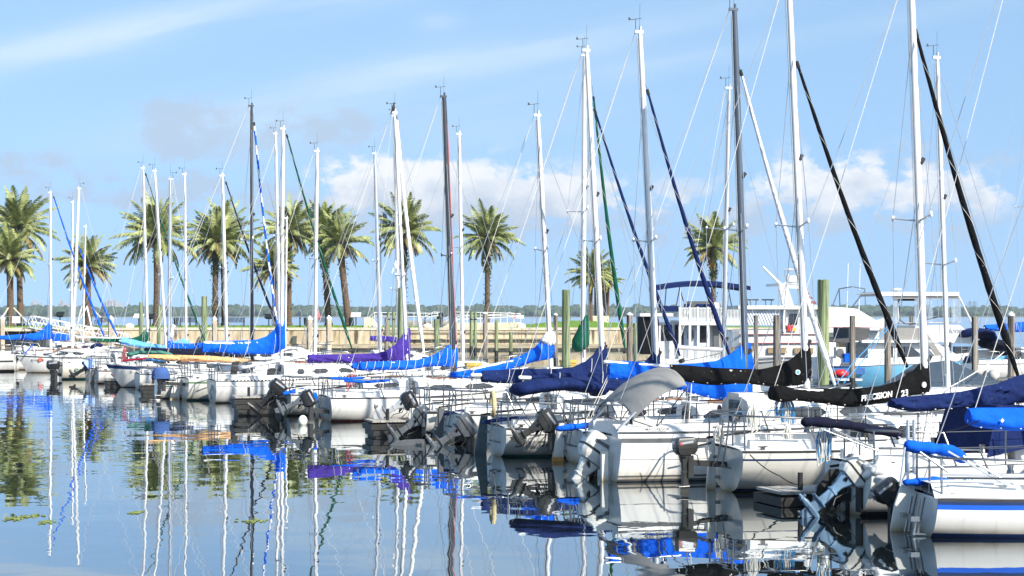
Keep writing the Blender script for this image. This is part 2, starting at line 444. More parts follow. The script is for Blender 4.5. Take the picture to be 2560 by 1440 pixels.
        if lash:
            for i in range(lash):
                lm = MB()
                t = (i+.6)/lash; x = lerp(x0, x1, t); zt, zb = interp(P, x); zc, hh = (zt+zb)/2, (zt-zb)/2
                pts = [(x+.03*math.sin(a)+ .05*math.cos(a*.5), math.cos(a)*(wid*(1.05-.275*(math.sin(a)+1))+.03), zc+math.sin(a)*(hh+.014)) for a in [2*math.pi*j/14 for j in range(15)]]
                lm.tube(pts, .008, 5); s.part('lashing', lm, [lashm or ROPEW], parent=c)
        return s
    def jib(s, top, bot, m_, r=.06, m2=None, lash=True, thin=.45):
        a, b = s.loc(*top), s.loc(*bot); n = 44; pts, rr = [], []
        for i in range(n+1):
            t = i/n; p = a.lerp(b, t); p.z -= .10*math.sin(math.pi*t)*(a-b).length/8; p.x -= .05*math.sin(math.pi*t)
            pts.append(p); k = 1 if t < .9 else 1-(t-.9)*5.5
            rr.append(r*(thin+(1-thin)*min(1, t*1.4))*k*(1+.13*noise.noise(Vector((t*30, s.D, r*90)))))
        mb = MB(); K = 10
        mb.tube(pts, rr, K, mf=(lambda i, j: 1 if ((i*2+j) % 10) < 4 else 0) if m2 else None)
        o = s.part('furled_jib', mb, [m_, m2] if m2 else [m_], smooth=60)
        if lash:
            l = MB(); q = []
            for i in range(n*3):
                t = i/(n*3-1); f = t*n; k = min(int(f), n-1); p = pts[k].lerp(pts[k+1], f-k); rad = lerp(rr[k], rr[k+1], f-k)+.003; an = t*46
                q.append(p+Vector((math.cos(an)*rad, math.sin(an)*rad, 0)))
            l.tube(q, .004, 4); s.part('lashing', l, [ROPEW], parent=o)
        m = MB(); m.tube([a+(a-b).normalized()*.16, a], [.045, .045], 8); m.tube([a+(a-b).normalized()*.55, a+(a-b).normalized()*.16], .006, 4); s.part('furler_swivel', m, [BLACK], parent=o)
        m = MB(); m.tube([b+(b-a).normalized()*.1, b+(b-a).normalized()*.2], .09, 10); s.part('furler_drum', m, [BLACK], parent=o)
        return s
    # ---- fittings
    def rails(s, stern=True, bow=True, life=True, h=.58, aft_u=.16, ladder=False, r=.021):
        b, z = s.hb(0)*.93, s.fb
        if stern:
            m = MB(); x0 = s.hx(0, z)+.06; xa = s.L*aft_u; ba = s.hb(aft_u)*.94; za = s.sh(aft_u)
            m.tube([(xa+.25, -ba, za), (xa, -ba, za+h*.95), (x0+.12, -b, z+h), (x0, -b*.85, z+h), (x0, b*.85, z+h), (x0+.12, b, z+h), (xa, ba, za+h*.95), (xa+.25, ba, za)], r, 6)
            m.tube([(xa, -ba, za+h*.5), (x0+.1, -b, z+h*.5)], r*.8, 6); m.tube([(xa, ba, za+h*.5), (x0+.1, b, z+h*.5)], r*.8, 6)
            for y in (-b, -b*.35, b*.35, b): m.tube([(x0+.02, y, z), (x0+.02, y*.97, z+h)], r*.9, 6)
            s.part('stern_rail', m, [STEEL], smooth=60)
        if bow:
            m = MB(); u = .84; x = s.L*u; bb = s.hb(u)*.9; zz = s.sh(u); xb = s.L*1.0; zb = s.sh(1)
            m.tube([(x, -bb, zz), (x+.1, -bb, zz+h), (xb-.25, -.2, zb+h), (xb, 0, zb+h+.03), (xb-.25, .2, zb+h), (x+.1, bb, zz+h), (x, bb, zz)], r, 6)
            for sd in (-1, 1): m.tube([(s.L*.93, sd*s.hb(.93)*.85, s.sh(.93)), (s.L*.945, sd*.26, s.sh(.94)+h)], r, 6)
            s.part('bow_rail', m, [STEEL], smooth=60)
        if life:
            for sd in (-1, 1):
                m = MB(); pts = []
                for u in (aft_u, .34, .5, .66, .84):
                    p = Vector((s.L*u, sd*s.hb(u)*.94, s.sh(u)))
                    if u not in (aft_u, .84): m.tube([p, p+Vector((0, 0, h))], r*.8, 6)
                    pts.append(p+Vector((0, 0, h-.02)))
                m.tube(pts, .007, 4); m.tube([p-Vector((0, 0, h*.45)) for p in pts], .007, 4)
                s.part('lifeline', m, [STEEL], smooth=60)
        if ladder: s.ladder()
        return s
    def ladder(s, y=-.35, w=.3, up=.55, down=.35):
        m = MB(); z = s.fb
        for q in (y-w/2, y+w/2):
            m.tube([(s.hx(0, z)-.05, q, z+up), (s.hx(0, z)-.12, q, z), (s.hx(0, z)-.2, q, z-down)], .019, 6)
            m.tube([(s.hx(0, z)-.2, q, z-down), (s.hx(0, z)+.0, q, z-down-.03)], .014, 6)
        for k in range(4): zz = lerp(z-down, z+up, (k+.1)/3.4); m.tube([(s.hx(0, z)-.14, y-w/2, zz), (s.hx(0, z)-.14, y+w/2, zz)], .012, 6)
        s.part('boarding_ladder', m, [STEEL], smooth=60)
        return s
    def rudder(s, col=None, y=0, w=.42, z1=None, lift=0, tip=None, head=True):
        z1 = z1 or s.fb+.05; m = MB(); x = s.hx(0, .3)-.06
        m.prism([(s.hx(0, z1)-.03, z1), (s.hx(0, z1)-.2, z1), (x-w*.8, .45), (x-w, .05+lift), (x-w*.95, -.5+lift), (x-.1, -.5+lift), (x-.02, .1)], y-.03, y+.03)
        o = s.part('rudder', m, [col or WHITE2])
        if tip:
            m = MB(); m.prism([(x-w-.004, .1), (x-w*.97, -.2), (x-.05, -.2), (x-.018, .1)], y-.034, y+.034); s.part('rudder_tip', m, [tip], parent=o)
        if head:
            m = MB(); m.bar((s.hx(0, z1)-.2, y, z1+.04), (s.L*.12, y, z1+.16), .04, .045); s.part('tiller', m, [BLACK], parent=o)
            for z in (.25, s.fb*.75): m = MB(); m.box((s.hx(0, z)-.1, y-.05, z-.03), (s.hx(0, z)+.0, y+.05, z+.03)); s.part('gudgeon', m, [STEEL], parent=o)
        return s
    def outboard(s, px, py, y=-.4, tilt=0, k=1., cowl=None, leg=None, name='outboard_motor', cloth=None, yaw=0, mark=None, band=None, L=.86):
        """Cowling centred on the pixel at depth y; leg hangs down and swings aft with the tilt."""
        cowl = cowl or OB_BLACK; leg = leg or cowl
        c = s.loc(px, py, y); A = Matrix.Translation(c) @ Matrix.Rotation(R(yaw), 4, 'Z') @ Matrix.Rotation(R(tilt), 4, 'Y') @ Matrix.Scale(k, 4)
        def rr(x0, x1, yy, z, bev=.06):
            return [(x0+bev, -yy, z), (x1-bev, -yy, z), (x1, -yy+bev, z), (x1, yy-bev, z), (x1-bev, yy, z), (x0+bev, yy, z), (x0, yy-bev, z), (x0, -yy+bev, z)]
        m = MB(); m.loft([rr(-.18, .20, .115, -.17, .04), rr(-.24, .25, .15, -.09, .05), rr(-.25, .26, .158, .04, .05), rr(-.24, .25, .152, .13, .05), rr(-.215, .225, .135, .18, .05), rr(-.15, .17, .09, .2, .04)])
        m.xf(A); o = s.part(name, m, [cowl], smooth=32)
        m = MB(); m.loft([rr(-.243, .25, .153, -.045), rr(-.252, .262, .163, -.04), rr(-.252, .262, .163, -.018), rr(-.243, .253, .153, -.012)], caps=(True, True)); m.xf(A); s.part('cowling_band', m, [band or BLACK], parent=o)
        m = MB()
        for sd in (-1, 1): m.bar((-.17, sd*.157, .075), (.14, sd*.157, .105), .008, .045)
        m.box((-.262, -.06, .06), (-.24, .06, .12)); m.xf(A); s.part('cowling_decal', m, [ALU if cowl not in (OB_WHITE, OB_SILV) else GREYP], parent=o)
        m = MB()
        for q in range(5): m.bar((-.08+.04*q, -.13+.05*q, -.2-.02*q), (.16-.02*q, .1-.04*q, -.34+.04*q), .03, .03)
        m.tube([(.1, .05, -.15), (.2, .08, -.28), (.14, .1, -.5), (.18, .05, -.62)], .012, 5); m.tube([(.08, -.08, -.12), (.24, -.1, -.2), (.3, -.06, -.42)], .012, 5); m.xf(A); s.part('steering_linkage', m, [BLACK], parent=o)
        if cloth:
            m = MB(); rg = []
            for z, g in ((-.2, 1.25), (-.05, 1.2), (.1, 1.12), (.2, .9), (.25, .45), (.26, .1)):
                rg.append([((p[0])*g*(1+.12*noise.noise(Vector((i, z*9, px)))), p[1]*g*1.15*(1+.2*noise.noise(Vector((i*1.7, z*7, px+5)))), z+(.05*math.sin(i*2.1) if z < -.1 else 0)) for i, p in enumerate(rr(-.26, .26, .17, z))])
            m.loft(rg); m.xf(A); s.part('motor_cloth', m, [cloth], parent=o, smooth=60)
        m = MB(); m.loft([rr(-.14, .12, .085, -.18, .03), rr(-.11, .07, .065, -.32, .03), rr(-.09, .05, .05, -.36, .02), rr(-.085, .045, .042, -.62*L, .02), rr(-.1, .05, .042, -.80*L, .02)])
        m.loft([rr(-.10, .06, .056, -.5*L, .02), rr(-.115, .064, .058, -.52*L, .02), rr(-.10, .06, .056, -.54*L, .02)])
        m.loft([rr(-.21, .08, .07, -.80*L, .03), rr(-.22, .085, .075, -.812*L, .03), rr(-.21, .08, .07, -.825*L, .03)])
        m.tube([(-.26, 0, -.98*L-.02), (-.2, 0, -.98*L-.02), (0, 0, -.98*L-.02), (.12, 0, -.98*L-.02), (.17, 0, -.98*L-.02)], [.035, .055, .065, .045, .01], 8)
        m.prism([(-.10, -.82*L), (.05, -.82*L), (.05, -1.0*L), (-.14, -1.0*L)], -.028, .028)
        m.prism([(-.12, -1.0*L), (.08, -1.0*L), (-.02, -1.22*L), (-.14, -1.2*L)], -.012, .012)
        m.xf(A); s.part('motor_leg', m, [leg], parent=o)
        m = MB()
        for q in range(3):
            i0 = len(m.v); m.prism([(-.012, .03), (.012, .03), (.02, .08), (.008, .115), (-.015, .1)], -.038, .038)
            m.xf(Matrix.Translation((-.29, 0, -.98*L-.02)) @ Matrix.Scale(.62, 4) @ Matrix.Rotation(R(120*q+20), 4, 'X') @ Matrix.Rotation(R(25), 4, 'Z'), i0)
        m.tube([(-.36, 0, -.98*L-.02), (-.25, 0, -.98*L-.02)], [.02, .04], 8); m.xf(A); s.part('propeller', m, [GREYP if leg != OB_BLUE else OB_BLUE], parent=o)
        # clamp bracket stays with the transom
        m = MB(); zt = c.z-.25*k
        m.box((c.x+.05*k, y-.09*k, zt-.4*k), (c.x+.17*k, y+.09*k, zt+.05*k)); m.bar((c.x+.15*k, y, zt-.1*k), (max(c.x+.3*k, s.hx(0, .5)+.02), y, zt-.16*k), .12*k, .12*k)
        s.part('motor_bracket', m, [BLACK], parent=o)
        m = MB(); m.tube([(.22, .03, -.02), (.5, .05, .02), (.62, .05, .04)], [.02, .022, .028], 6); m.xf(A); s.part('tiller_handle', m, [BLACK], parent=o)
        if mark:
            t = text(o, mark[0], (0, 0, 0), mark[1], mark[2]); t.matrix_local = A @ Matrix.Translation((-.17, -.166, .03)) @ Matrix.Rotation(R(90), 4, 'X')
        return s
    def winches(s, u=.3):
        for sd in (-1, 1):
            m = MB(); x, y, z = s.L*u, sd*s.hb(u)*.72, s.sh(u)+.2; m.tube([(x, y, z), (x, y, z+.05), (x, y, z+.07), (x, y, z+.15)], [.07, .06, .045, .06], 10); s.part('winch', m, [STEEL], smooth=50)
        return s
    def clutter(s, seed=0, cush=None):
        rn = random.Random(seed*17+3)
        for sd in (-1, 1):
            m = MB(); a, b = .46, .68
            for k in range(5):
                u = lerp(a, b, k/4); m.tube([(s.L*u, sd*.3, s.ctop(u)-.03), (s.L*u, sd*.3, s.ctop(u)+.05)], .02, 5)
            m.tube([(s.L*lerp(a, b, k/8), sd*.3, s.ctop(lerp(a, b, k/8))+.05) for k in range(9)], .022, 6); s.part('grab_rail', m, [TEAK if rn.random() < .4 else STEEL], parent=s.cab)
            for u in (.05, .72):
                m = MB(); x, y, z = s.L*u, sd*s.hb(u)*.88, s.sh(u)+.02; m.bar((x-.1, y, z+.05), (x+.1, y, z+.05), .03, .025); m.box((x-.04, y-.02, z-.01), (x+.04, y+.02, z+.05)); s.part('cleat', m, [STEEL])
            if rn.random() < .8:
                u = .385; m = MB(); x, y, z = s.L*u, sd*s.B*.24, s.ctop(.4); m.tube([(x, y, z-.35), (x-.03, y, z-.35)], .11, 12); s.part('instrument_dial', m, [BLACK], parent=s.cab)
        m = MB(); u = .8; x, z = s.L*.78, s.ctop(.78) ; m.tube([(x, .25, z-.03), (x, .25, z+.12), (x+.1, .25, z+.16)], [.05, .05, .07], 8); s.part('cowl_vent', m, [DECK], parent=s.cab)
        m = MB(); y = -s.hb(.2)*.5; u0 = .06+.03*rn.random()
        m.loft([[(s.L*(u0+.05*k), -s.hb(.2)*.62, s.sh(.2)-.02), (s.L*(u0+.05*k), -s.hb(.2)*.62, s.sh(.2)+.1+.05*rn.random()), (s.L*(u0+.05*k), -s.hb(.2)*.44, s.sh(.2)+.08+.05*rn.random()), (s.L*(u0+.05*k), -s.hb(.2)*.42, s.sh(.2)-.02)] for k in range(5)]); s.part('cockpit_cushion', m, [cush or rn.choice([F_NAVY, F_DGREY, F_WHITE, F_TAN, F_BLUE])], smooth=60)
        m = MB(); x0 = s.L*.37
        for k in range(3): yy = .12+.1*k; m.tube([(x0+.1, yy, s.ctop(.39)+.03), (s.L*.5, yy*.6, s.ctop(.5)+.02), (s.mB.x-.05, .05, s.mB.z+.05)], .011, 4)
        s.part('control_line', m, [rn.choice([ROPEW, ROPEB, ROPER])])
        m = MB(); xb = s.L*rn.uniform(.2, .32); zt = getattr(s, 'bA', Vector((s.L*.1, 0, 2))).z; m.tube([(xb, .05, zt-.02), (xb-.15, .1, s.sh(.2)+.05)], .012, 5); m.tube([(xb+.04, .0, zt-.02), (xb-.1, -.1, s.sh(.2)+.05)], .012, 5); m.ball((xb, .02, zt-.12), .05, 6, 5); s.part('mainsheet', m, [ROPEW])
        return s
    def sheet(s, a, b, m_=None, r=.008, name='mainsheet'):
        m = MB(); p, q = s.loc(*a), s.loc(*b); m.tube([p, q], r, 5); m.tube([p+Vector((.04, .03, 0)), q+Vector((.12, .05, 0))], r, 5); s.part(name, m, [m_ or ROPEW])
        return s
    def roll(s, pts, r, m_, name='folded_bimini', y=0, w=0, wr=.2, sq=1.):
        """A rolled or folded bundle of canvas traced along pixels, optionally a wide sheet across the boat."""
        P = [s.loc(a, b, y) for a, b in pts]; q = []
        for a, b in zip(P, P[1:]): q += [a.lerp(b, t/5) for t in range(5)]
        q.append(P[-1]); rr = [r*(1+wr*noise.noise(Vector((i*.6, s.D, r*50))))*(1 if 0 < i < len(q)-1 else .6) for i in range(len(q))]
        m = MB(); m.tube(q, rr, 10)
        if w: m.v = [(a, b*(1+w), c) for a, b, c in m.v]
        return s.part(name, m, [m_], smooth=70)
    def struts(s, segs, name, m_=None, r=.014, y=0, parent=None):
        for a, b in segs:
            for yy in (y if isinstance(y, (list, tuple)) else [y]):
                m = MB(); m.tube([s.loc(*a, yy), s.loc(*b, yy)], r, 6); o = s.part(name, m, [m_ or STEEL], parent=parent, smooth=60)
        return o
    def canopy(s, prof, b, m_, name='bimini', drop=.16, frame=True, lip=.1, yc=0):
        """Cloth stretched across the boat: prof = (x, z) from aft to fore, half width b."""
        rings = []
        for i in range(len(prof)-1):
            for k in range(4 if i < len(prof)-2 else 5):
                t = k/4; x, z = lerp(prof[i][0], prof[i+1][0], t), lerp(prof[i][1], prof[i+1][1], t)
                ring = []
                for j in range(13):
                    v = -1+j/6; y = yc+v*b; zz = z-drop*abs(v)**2.6-(lip if abs(v) == 1 else 0)-.012*abs(math.sin(v*9+x*3))
                    ring.append((x, y, zz))
                rings.append(ring)
        m = MB(); m.loft(rings, closed=False, caps=(False, False)); k0 = len(m.v)
        m.loft([[(x, y, z-.012) for x, y, z in r] for r in rings], closed=False, caps=(False, False))
        o = s.part(name, m, [m_], smooth=70)
        if frame:
            f = MB(); xm = lerp(prof[0][0], prof[-1][0], .45)
            for i in (0, len(rings)//2, -1):
                pts = [(x, y, z-.03) for x, y, z in rings[i]]
                f.tube([(xm, yc-b*.9, s.sh(.2)+.2)]+pts+[(xm, yc+b*.9, s.sh(.2)+.2)], .014, 6)
            s.part('bimini_frame', f, [STEEL], parent=o, smooth=60)
        return o
    def hull_text(s, body, u, z, size, m_, shear=0, name='lettering'):
        """Letters laid on the hull side, following its curve."""
        o = text(s.root, body, (0, 0, 0), size, m_, (0, 0, 0), shear=shear, name=name, bold=size*.02); sd = 1 if s.flip else -1
        for v in o.data.vertices:
            x = s.L*u+(v.co.x if not s.flip else -v.co.x); zz = z+v.co.y
            v.co = (x, sd*(s.hy(clamp(x/s.L), zz)+.008+max(v.co.z, 0)*2), zz)
        return o
# ------------------------------------------------------------------ the front row of sailboats (sterns towards the open water)
G_ROW = 'sailboats moored along the near side of the dock'
FRONT = []
def fbz(yr, yw): return H-(yr-HZ)/F*water_Y(yw)
def front(label, xc, yr, yw, theta, bt=.9, **kw):
    b = Boat('sailboat', label, xc, yw, theta, bt, group=G_ROW)
    f = fbz(yr, yw); kw.setdefault('fbb', f+.28); b.hull(fb=f, bt=bt, **kw); FRONT.append(b)
    return b
def bow_out(label, xb, yw, theta, L, bt=.8, **kw):
    D = water_Y(yw); th = R(180+theta); h = Vector((math.cos(th), math.sin(th), 0)); ov = kw.get('ov', .7)
    p = Vector(((xb-CX)/F*D, D, 0))-h*(L-ov); n = Vector((-math.sin(th), math.cos(th), 0)); c = p+n*bt
    b = Boat('sailboat', label, CX+c.x/c.y*F, 0, 180+theta, bt, group=G_ROW, D=c.y)
    b.hull(L=L, bt=bt, **kw); FRONT.append(b); return b

# A: nearest, blue sheer stripe
b = front('nearest white sailboat with a bright blue hull stripe and steps on its transom', 2338, 1246, 1347, 5, bt=.95, L=7.4, B=2.5, rh=.05, zk=-.12, n=3.2, rk=-.05,
    stripes=[(.05, .10, NAVYP), (.10, .175, BLUEP)], boots=[(.0, .07, NAVYP)], fbb=.95, deck=WHITE)
b.cabin(.42, .86, .5, .6, ((.46, .54), (.6, .7)))
cp = MB(); cp.loft([[(x, y, b.sh(0)+z) for x, y, z in r] for r in ([(0, -.94, 0), (.05, -.6, .2), (.05, .6, .2), (0, .94, 0)], [(.4, -.97, .01), (.4, -.75, .21), (.4, .75, .21), (.4, .97, .01)], [(3.0, -1.1, 0), (3.0, -.85, .21), (3.0, .85, .21), (3.0, 1.1, 0)])], closed=False, caps=(False, False)); b.part('coaming', cp, [DECK], smooth=20)
b.rudder(WHITE2, y=.05, w=.36, z1=.95, head=False)
st = MB()
for q in (-.62, -.22):
    for dx, dz in ((0, 0), (-.07, -.03)): st.bar((-.06+dx, q, .62+dz), (-.18+dx, q-.03, .05+dz), .03, .03)
    st.bar((-.22, q, .04), (-.02, q, .03), .03, .03); st.box((-.30, q-.07, .24), (-.16, q+.07, .32))
st.bar((-.22, -.62, .28), (-.22, -.22, .28), .03, .03); b.part('transom_step', st, [STEEL])
b.mast((2905, -400), (2960, 900), MASTW, .08, sp=(), fore=.95)
b.boom((2426, 1052), (2950, 1040)); b.cover([(2420, 1021, 1064), (2440, 1019, 1071), (2520, 1019, 1074), (2620, 1018, 1076), (2800, 1000, 1075), (2920, 900, 1060), (2960, 870, 1050)], F_BLUE, .22, seed=1, wr=.03, tie=0)
m = MB(); p = b.loc(2492, 1049); m.prism([(p.x-.03, p.z), (p.x, p.z-.035), (p.x+.03, p.z), (p.x, p.z+.035)], -.245, -.225); b.part('cover_emblem', m, [F_WHITE], parent=b.cov)
b.rails(h=.62, aft_u=.2); b.winches(.26)
b.roll([(2262, 1112), (2290, 1118), (2340, 1122), (2380, 1128), (2415, 1152)], .095, F_BLUE, y=-.3, wr=.3, name='folded_bimini')
b.struts([((2300, 1130), (2370, 1180)), ((2370, 1128), (2520, 1215)), ((2408, 1140), (2505, 1196)), ((2262, 1118), (2250, 1215))], 'bimini_frame', ALU, .018, y=(-.9, .3))
b.roll([(2258, 1206), (2300, 1205), (2340, 1200), (2390, 1208), (2408, 1214)], .06, F_BLUE, y=-.1, wr=.5, name='tiller_cover')
b.struts([((2270, 1050), (2270, 1215)), ((2285, 1050), (2285, 1215))], 'motor_crane', ALU, .03, y=.2)
b.outboard(2216, 1228, y=.75, tilt=-32, k=.9, cowl=OB_BLACK, L=.8)
boatA = b
# B: blue-grey motor and white cloth
b = front('white sailboat with a blue-grey tilted outboard under a white cloth and black rudder', 2180, 1168, 1296, 15, bt=.92, L=7.2, B=2.45, zk=-.1, n=2.2, fbb=1.1, stripes=[], rail=DECK, boots=[(0, .07, ANTIF)])
b.cabin(.4, .84, .5, .62, ((.44, .49), (.54, .6), (.64, .72)))
b.rudder(OB_CHAR, y=.3, w=.5, z1=.75, tip=WHITE2)
b.mast((2602, -300), (2660, 900), MASTW, .075, sp=(520,), fore=.92)
b.boom((2235, 1008), (2640, 985)); b.cover([(2228, 997, 1021), (2260, 992, 1026), (2330, 986, 1026), (2400, 979, 1023), (2480, 962, 1016), (2560, 935, 1008), (2620, 890, 1000), (2655, 860, 995), (2665, 855, 990)], F_NAVY, .2, seed=2, wr=.05, tie=0)
b.rails(h=.62, aft_u=.18); b.winches(.3)
b.roll([(2004, 1056), (2040, 1054), (2120, 1062), (2190, 1076), (2235, 1080), (2252, 1090)], .085, F_INK, y=-.45, wr=.35)
b.struts([((2060, 1075), (2200, 1130)), ((2085, 1075), (2180, 1118)), ((2246, 1092), (2330, 1150))], 'bimini_frame', ALU, .016, y=(-.9, .9))
b.outboard(2138, 1178, y=-.5, tilt=50, k=1.1, cowl=OB_WHITE, leg=OB_BLUE, L=.95)
b.outboard(2112, 1224, y=.0, tilt=48, k=.95, cowl=OB_BLACK, L=.95, name='spare_motor')
m = MB(); x = 2.3; m.loft([[(x-.1, y, 1.0), (x+.15, y*.9, 1.9), (x+1.2, y*.9, 1.85), (x+1.5, y, 1.3)] for y in (-.95, -.5, 0, .5, .95)], closed=False); b.part('dodger', m, [F_NAVY], smooth=30)
m = MB(); m.ball(b.loc(2196, 1178, -.75), (.27, .26, .21), 18, 12, jit=.55, seed=4); m.ball(b.loc(2212, 1195, -.9), (.2, .2, .16), 18, 12, jit=.5, seed=9); b.part('motor_cloth', m, [F_WHITE], smooth=80)
boatB = b
# C: grey motor hanging upright, black cover
b = front('white sailboat with white lettered black sail cover and upright grey outboard', 1868, 1127, 1240, 15, bt=1.0, L=7.1, B=2.55, zk=-.02, n=2.0, rk=.1, ov=.6,
    stripes=[(.16, .20, NAVYP)], boots=[(.03, .09, NAVYP)], col=WHITE2, fbb=1.12)
b.cabin(.4, .86, .48, .6, ((.47, .53), (.60, .69)), wz=(.25, .78))
b.rudder(WHITE2, y=.35, w=.22, z1=1.0)
b.mast((2277, -60), (2311, 910), MASTW, .078, sp=(552,), spl=.8, fore=.9)
b.boom((1932, 975), (2300, 985)); b.cover([(1926, 966, 998), (1950, 963, 1003), (1985, 970, 1001), (2040, 971, 1010), (2130, 972, 1016), (2200, 965, 1012), (2240, 954, 1002), (2280, 928, 986), (2305, 904, 985), (2320, 895, 984)], F_BLACK, .17, seed=3, wr=.025, tie=0)
p, q = b.loc(2138, 1000), b.loc(2252, 984)
t = text(b.cov, 'PRECISION', (0, 0, 0), .165, F_WHITE, shear=.22, ext=.012, bold=.004); t.location = (p.x-.02, -.30, p.z-.01); t.rotation_euler = (R(90), R(-7), 0); t.scale = (.86, 1, 1)
t2 = text(b.cov, '23', (0, 0, 0), .165, F_WHITE, shear=.22, ext=.012, bold=.004); p2 = b.loc(2236, 986); t2.location = (p2.x, -.28, p2.z-.03); t2.rotation_euler = (R(90), R(-12), 0)
p = b.loc(2301, 961); m = MB(); m.tube([(p.x, -.17, p.z), (p.x, -.12, p.z)], .045, 12); m.v = [(x, y, p.z+(z-p.z)*1.3) for x, y, z in m.v]; b.part('cover_emblem', m, [F_WHITE], parent=b.cov)
b.jib((2293, 92), (2545, 940), F_BLACK, .075)
b.rails(h=.66, aft_u=.17); b.ladder(y=-.3); b.winches(.3)
b.outboard(1712, 1116, y=-.1, tilt=-2, k=.92, cowl=OB_CHAR, leg=OB_CHAR, mark=('8', .12, REDP), L=1.05)
b.sheet((1950, 990), (1870, 1095)); b.sheet((1955, 992), (1862, 1100), r=.006)
boatC = b
# D: tall white hull with grey bimini
b = front('tall white motorsailer with grey bimini, black hull lines and a big pale tilted outboard', 1546, 1096, 1207, 15, bt=1.05, L=7.6, B=2.4, zk=-.2, n=4.5, rk=-.08, ov=.5, rh=.10,
    stripes=[(.44, .452, GREYP)], boots=[(.015, .06, GREYP), (.10, .14, GREYP)], fbb=1.12, rail=GREYP)
bl = MB(); 
for z0, z1 in ((.0, .06), (.06, .2)): pass
rings = []
for i in range(17):
    u = i/16*.96; w = b.hb(u)
    rings.append([(b.L*u, -w*.99, b.sh(u)), (b.L*u, -w*.97, b.sh(u)+.11), (b.L*u, -w*.8, b.sh(u)+.23), (b.L*u, -w*.62, b.sh(u)+.27), (b.L*u, -w*.6, b.sh(u)+.02)])
for sd in (-1, 1):
    m = MB(); m.loft([[(x, y*-sd, z) for x, y, z in r] for r in rings], caps=(True, True)); b.part('coaming', m, [DECK], smooth=40)
m = MB(); m.tube([(b.L*i/16*.96, -b.hb(i/16*.96)*.985-.004, b.sh(i/16*.96)+.12) for i in range(17)], .018, 6); b.part('coaming_stripe', m, [GREYP])
b.cabin(.4, .9, .72, .66, ((.5, .64), (.68, .8)), wz=(.42, .78))
b.mast((1972, -40), (2013, 880), MASTW, .075, sp=(567,), spl=.85, fore=.86)
b.boom((1678, 918), (2005, 942)); b.cover([(1675, 911, 945), (1700, 912, 955), (1800, 920, 962), (1900, 923, 962), (1945, 914, 966), (1975, 899, 966), (1995, 884, 966), (2008, 866, 964), (2015, 856, 962), (2024, 854, 960)], F_BLACK, .17, seed=4, wr=.03, tie=0)
p = b.loc(1987, 930); m = MB(); m.tube([(p.x, -.17, p.z), (p.x, -.12, p.z)], .055, 14); b.part('cover_emblem', m, [F_WHITE], parent=b.cov)
m = MB(); m.tube([(p.x, -.174, p.z), (p.x, -.168, p.z)], .042, 14); b.part('cover_emblem', m, [F_SKY], parent=b.cov)
b.jib((1997, 170), (2268, 918), F_BLACK, .07)
p0, p1 = b.loc(1592, 1034, -1.0), b.loc(1712, 962, -1.0)
ln = lambda t, e: (lerp(p0.x, p1.x, t), lerp(p0.z, p1.z, t)+e)
b.canopy([ln(-.06, .26), ln(.08, .33), ln(.35, .41), ln(.6, .42), ln(.85, .38), ln(1.0, .34), ln(1.05, .28)], 1.3, F_GREY, drop=.30, lip=.03, yc=.3)
b.rails(stern=False, h=.6); b.winches(.36)
m = MB(); q0, q1 = b.loc(1545, 1075, -1), b.loc(1590, 1030, -1)
for y in (-.98, .98): m = MB(); m.tube([(q0.x, y, q0.z), (q1.x, y, q1.z)], .03, 6); b.part('canopy_brace', m, [ALU])
m = MB()
cc = b.loc(1578, 1060, -.5); rg = [(cc.x+.05*math.cos(a), cc.y+.2*math.cos(a), cc.z+.2*math.sin(a)) for a in [2*math.pi*k/20 for k in range(21)]]
m.tube(rg, .016, 6)
for k in (0, 3, 7, 10, 13, 17): m.tube([cc, rg[k]], .01, 5)
b.part('steering_wheel', m, [BLACK])
b.outboard(1497, 1128, y=0, tilt=36, k=1.7, cowl=OB_WHITE, leg=OB_WHITE, L=.72)
t = b.hull_text('MACGREGOR', .075, b.fb+.15, .085, GREYP)
text(b.root, 'Hoffers', (-.05, .9, b.fb-.16), .16, BLACK, (90, 0, -90), shear=.3, name='lettering')
m = MB(); m.box((-.2, .25, -.25), (-.06, .34, .6)); b.part('rudder', m, [WHITE2]); m = MB(); m.box((-.22, -.62, -.25), (-.08, -.5, .62)); b.part('rudder', m, [WHITE2])
boatD = b
# E
b = front('white sailboat with a grey angled transom and orange-tipped rudder beside the bimini boat', 1462, 1079, 1165, 15, bt=.95, L=7.2, B=2.5, zk=-.04, n=2.2, rk=.04, fbb=1.15)
b.cabin(.4, .84, .45, .6)
b.rudder(WHITE2, y=.45, w=.3, z1=.9, tip=mat('orange_paint', (.55, .25, .06), .6, var=.2))
b.mast((1836, 26), (1863, 880), MASTD, .085, sp=(578,), spl=.7, fore=.86, spcol=ALU)
b.boom((1512, 905), (1855, 930), MASTG); b.cover([(1522, 903, 946), (1560, 902, 953), (1600, 904, 958), (1660, 912, 965), (1740, 908, 988), (1790, 902, 996), (1820, 888, 998), (1840, 874, 998), (1856, 860, 998), (1866, 856, 997), (1878, 856, 996)], F_BLUE, .18, seed=5, wr=.05, tie=0)
b.jib((1855, 190), (2087, 962), F_WHITE, .072)
b.rails(h=.62, aft_u=.18); b.ladder(y=-.3)
b.roll([(1390, 1073), (1430, 1068), (1480, 1062), (1505, 1056)], .07, F_BLUE, wr=.4, name='cockpit_cover', y=-.5)
b.outboard(1366, 1052, y=.55, tilt=58, k=1.12, cowl=OB_CHAR, leg=OB_CHAR, L=.72, name='outboard_motor')
b.sheet((1530, 920), (1455, 1070)); boatE = b
